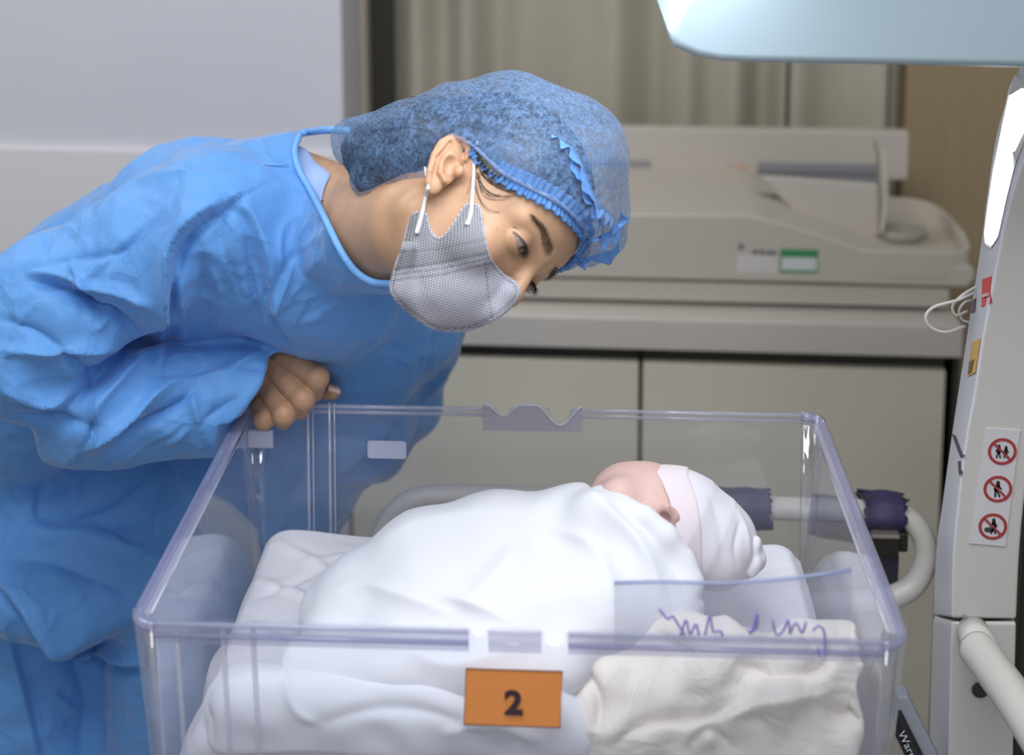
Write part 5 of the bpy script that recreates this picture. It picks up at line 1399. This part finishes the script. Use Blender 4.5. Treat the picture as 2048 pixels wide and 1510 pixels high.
baby = empty('person', P(1200, 1130, .2), 'swaddled newborn person lying on the back in a white knit hat', 'person')
BC = P(1318, 1046, .213)
def bhead(p):
    d = ell(p, BC, (.050, .047, .050))
    d = smin(d, ell(p, P(1278, 1000, .222), (.036, .036, .034)), .02)
    d = smin(d, ell(p, P(1238, 975, .225), (.022, .028, .017)), .014)
    d = smin(d, ell(p, P(1240, 1000, .196), (.021, .017, .021)), .012)   # cheek
    d = smin(d, ell(p, P(1205, 968, .228), (.0065, .007, .006)), .006)   # nose
    d = smin(d, ell(p, P(1215, 985, .232), (.014, .016, .010)), .008)
    # ear
    e0, e1, e2, e3 = P(1312, 1018, .172), P(1334, 1014, .166), P(1352, 1034, .168), P(1350, 1062, .172)
    er = chain(p, [P(1310, 1024, .170), e0, e1, e2, e3, P(1342, 1076, .178)], [.0022, .0028, .003, .003, .003, .004], .002)
    er = smin(er, ell(p, P(1333, 1038, .172), (.012, .006, .014)), .004)
    er = smax(er, -ell(p, P(1330, 1040, .168), (.005, .005, .008)), .003)
    d = smin(d, er, .003)
    d = smin(d, cap_(p, BC, P(1150, 1100, .21), .035, .045), .02)
    low = poly_sd(proj(p), [(1100, 985), (1200, 990), (1285, 1030), (1335, 1068), (1372, 1112), (1396, 1170), (1400, 1400), (1100, 1400)])*.00047
    return smax(d, -low, .003)
mb = mat('newborn_skin', (.66, .45, .41), .5, bump=.1, bscale=700, sss=.15, var=.05, vscale=30)
build('body', bhead, P(1120, 1150, .15)+V(0, -.06, -.02), P(1430, 900, .25)+V(0, .05, .02), .0016, mb, baby)
def bsw(p):
    pts = [P(655, 1215, .185), P(720, 1190, .185), P(850, 1140, .19), P(1000, 1112, .20), P(1150, 1098, .205), P(1255, 1125, .20), P(1305, 1165, .19)]
    d = chain(p, pts, [.028, .037, .051, .057, .054, .052, .045], .02)
    d = smin(d, chain(p, [P(1200, 1040, .175), P(1290, 1090, .168), P(1340, 1150, .160)], [.028, .030, .026], .01), .02)
    d = smin(d, chain(p, [P(632, 1310, .125), P(700, 1250, .15), P(860, 1230, .13), P(1020, 1230, .12), P(1200, 1230, .12), P(1330, 1230, .13)], [.024, .028, .036, .042, .044, .032], .02), .04)
    d = smin(d, chain(p, [P(600, 1320, .085), P(780, 1345, .075), P(980, 1350, .065), P(1120, 1340, .065)], [.018, .026, .030, .022], .02), .035)
    # cut where the head comes out
    hole = poly_sd(proj(p), [(1120, 860), (1180, 978), (1235, 988), (1290, 1018), (1335, 1056), (1372, 1100), (1396, 1160), (1400, 1200), (1700, 1200), (1700, 860)])*.00047
    d = smax(d, -hole, .005)
    d = smin(d, chain(p, [P(1205, 990, .20), P(1250, 1012, .18), P(1290, 1033, .165), P(1337, 1072, .155), P(1372, 1118, .15), P(1390, 1165, .14)], [.006, .007, .008, .008, .008, .008], .006), .014)
    return smax(smax(d, .780-p[:, 2], .004), .030-p[:, 1], .006)
SF = [([(1100, 985), (1050, 1060), (1000, 1140), (940, 1200)], .0030, 22), ([(1180, 985), (1260, 1060), (1300, 1130), (1330, 1210)], .004, 16), ([(1215, 1000), (1290, 1060), (1345, 1130), (1370, 1180)], -.003, 12),
      ([(700, 1110), (760, 1080), (860, 1040), (1000, 1010)], .002, 18), ([(640, 1200), (720, 1170), (800, 1190), (900, 1230)], .003, 16), ([(1090, 1060), (1170, 1080), (1210, 1140), (1230, 1220)], .0035, 20),
      ([(880, 1190), (960, 1215), (1010, 1240)], .004, 14), ([(560, 1330), (600, 1400), (640, 1440), (700, 1455)], .0022, 12), ([(640, 1450), (760, 1410), (860, 1420), (980, 1480)], -.003, 18), ([(700, 1490), (800, 1470), (900, 1490)], -.003, 16),
      ([(800, 1300), (900, 1330), (1000, 1310)], .003, 20)]
build('swaddle', bsw, V(-.27, .02, .775), V(.20, .28, .95), .0024, m_swad, baby, [(.0014, 6, 3, 9), (.0005, 6, 10, 24)], 50, SF)
def bhat(p, off=0):
    d = ell(p, BC, (.0525, .050, .0525))
    d = smin(d, chain(p, [P(1375, 1052, .21), P(1425, 1085, .205), P(1480, 1118, .20)], [.0500, .0430, .018], .01), .015)
    q = proj(p); face = poly_sd(q, [(1303, 900), (1304, 934), (1322, 962), (1338, 1000), (1350, 1050), (1358, 1085), (1382, 1150), (1392, 1240), (1100, 1240), (1100, 900)])*.00047
    return smax(smax(d-off, -face, .002), .790-p[:, 2], .004)
def bcuff(p):
    q = proj(p); o = poly_sd(q, [(1380, 900), (1376, 950), (1396, 1000), (1404, 1060), (1405, 1120), (1410, 1240), (1700, 1240), (1700, 900)])*.00047
    d = ell(p, BC, (.0525, .050, .0525)); d = smin(d, chain(p, [P(1375, 1052, .21), P(1425, 1085, .205)], [.0500, .0430], .01), .015)
    return smax(bhat(p, .0016), -o, .002)
hat = build('knit_hat', bhat, V(.05, .12, .775), V(.24, .29, .96), .0018, m_hat, baby, [(.0007, 5, 8, 20)], 60,
      [([(1470, 1010), (1490, 1060), (1500, 1120)], .0016, 5), ([(1480, 1040), (1470, 1100), (1480, 1140)], -.0016, 5), ([(1420, 985), (1440, 1060), (1450, 1140)], -.0012, 10)])
cf = build('hat_cuff', bcuff, V(.05, .12, .775), V(.24, .29, .96), .0018, m_cuff, hat, [(.0004, 5, 8, 20)], 61)
# gathered knot at the tip of the hat
def knot(p):
    c = P(1500, 1108, .195); d = ell(p, c, (.010, .013, .018))
    d = smin(d, chain(p, [P(1490, 1070, .197), P(1506, 1090, .19), P(1512, 1125, .185), P(1498, 1142, .18)], [.006, .008, .008, .006], .004), .006)
    return smax(d, .789-p[:, 2], .003)
build('hat_knot', knot, P(1470, 1160, .16)+V(-.01, -.02, -.02), P(1540, 1040, .22)+V(.01, .02, .01), .0015, m_hat, hat, [(.0012, 5, 40, 80)], 66)

# crumpled cream blanket in the front right corner
def cream(p):
    pts = [[(1230, 1400, .06), (1400, 1330, .07), (1600, 1290, .08), (1730, 1300, .08)], [(1180, 1480, .045), (1350, 1440, .045), (1550, 1420, .05), (1740, 1430, .05)],
           [(1250, 1300, .09), (1340, 1280, .09), (1450, 1260, .10)], [(1560, 1380, .05), (1650, 1350, .06), (1720, 1380, .05)], [(1160, 1420, .06), (1210, 1350, .07)]]
    rs = [.020, .022, .018, .018, .018]; d = None
    for L, r in zip(pts, rs):
        c = chain(p, [P(*q) for q in L], [r*(.9+.25*math.sin(3*i+r*900)) for i in range(len(L))], .01); d = c if d is None else smin(d, c, .022)
    d = smin(d, ell(p, V(.20, .135, .792), (.085, .045, .024)), .03)
    d = smin(d, rbox(p, V(.17, .085, .795), V(.115, .065, .014), .012), .02)
    return smax(smax(smax(d, .022-p[:, 1], .004), .782-p[:, 2], .003), p[:, 0]-.296, .006)
CF = [([(1160, 1330), (1200, 1400), (1190, 1470)], -.006, 12), ([(1230, 1490), (1300, 1440), (1420, 1430), (1480, 1400)], -.008, 14), ([(1480, 1330), (1560, 1350), (1640, 1330), (1680, 1270)], -.008, 14),
      ([(1650, 1420), (1700, 1440), (1760, 1400)], -.008, 14), ([(1300, 1250), (1380, 1290), (1480, 1290)], -.006, 14), ([(1440, 1440), (1560, 1400), (1640, 1390)], .007, 14), ([(1380, 1500), (1420, 1460), (1460, 1500)], -.006, 14),
      ([(1560, 1230), (1620, 1280), (1640, 1340)], -.005, 12), ([(1680, 1300), (1720, 1340), (1760, 1330)], .006, 12)]
o = build('blanket', cream, V(.02, .015, .778), V(.305, .20, .90), .0022, m_cream, None, [(.0050, 7, 6, 16), (.0020, 7, 18, 34)], 70, CF)
tag(o, 'crumpled cream flannel blanket bunched in the front right corner of the crib', 'blanket')
# folded white cloth standing along the inner front left
def white2(p):
    d = rbox(p, V(-.10, .062, .794), V(.175, .040, .028), .026)
    d = smin(d, cap_(p, V(-.25, .06, .80), V(.02, .05, .815), .020, .026), .03)
    return smax(smax(d, .022-p[:, 1], .004), .782-p[:, 2], .003)
o = build('blanket', white2, V(-.29, .015, .778), V(.06, .12, .86), .0024, m_swad, None, [(.0030, 6, 5, 14), (.0010, 6, 16, 30)], 90,
      [([(560, 1330), (590, 1420), (640, 1450)], .0025, 10), ([(620, 1455), (760, 1415), (880, 1430), (1000, 1490)], -.004, 16), ([(900, 1460), (1000, 1440), (1080, 1470)], .005, 14), ([(420, 1290), (400, 1400), (420, 1500)], -.005, 14)])
tag(o, 'loose white cloth folded along the inside of the crib front left wall', 'blanket')

# lettering becomes plain mesh
bpy.context.view_layer.update()
for o in [o for o in S.objects if o.type == 'FONT']:
    me = bpy.data.meshes.new_from_object(o.evaluated_get(bpy.context.evaluated_depsgraph_get())); n = bpy.data.objects.new(o.name, me); COL.objects.link(n)
    n.parent = o.parent; n.matrix_world = o.matrix_world.copy(); nm = o.name; bpy.data.objects.remove(o); n.name = nm
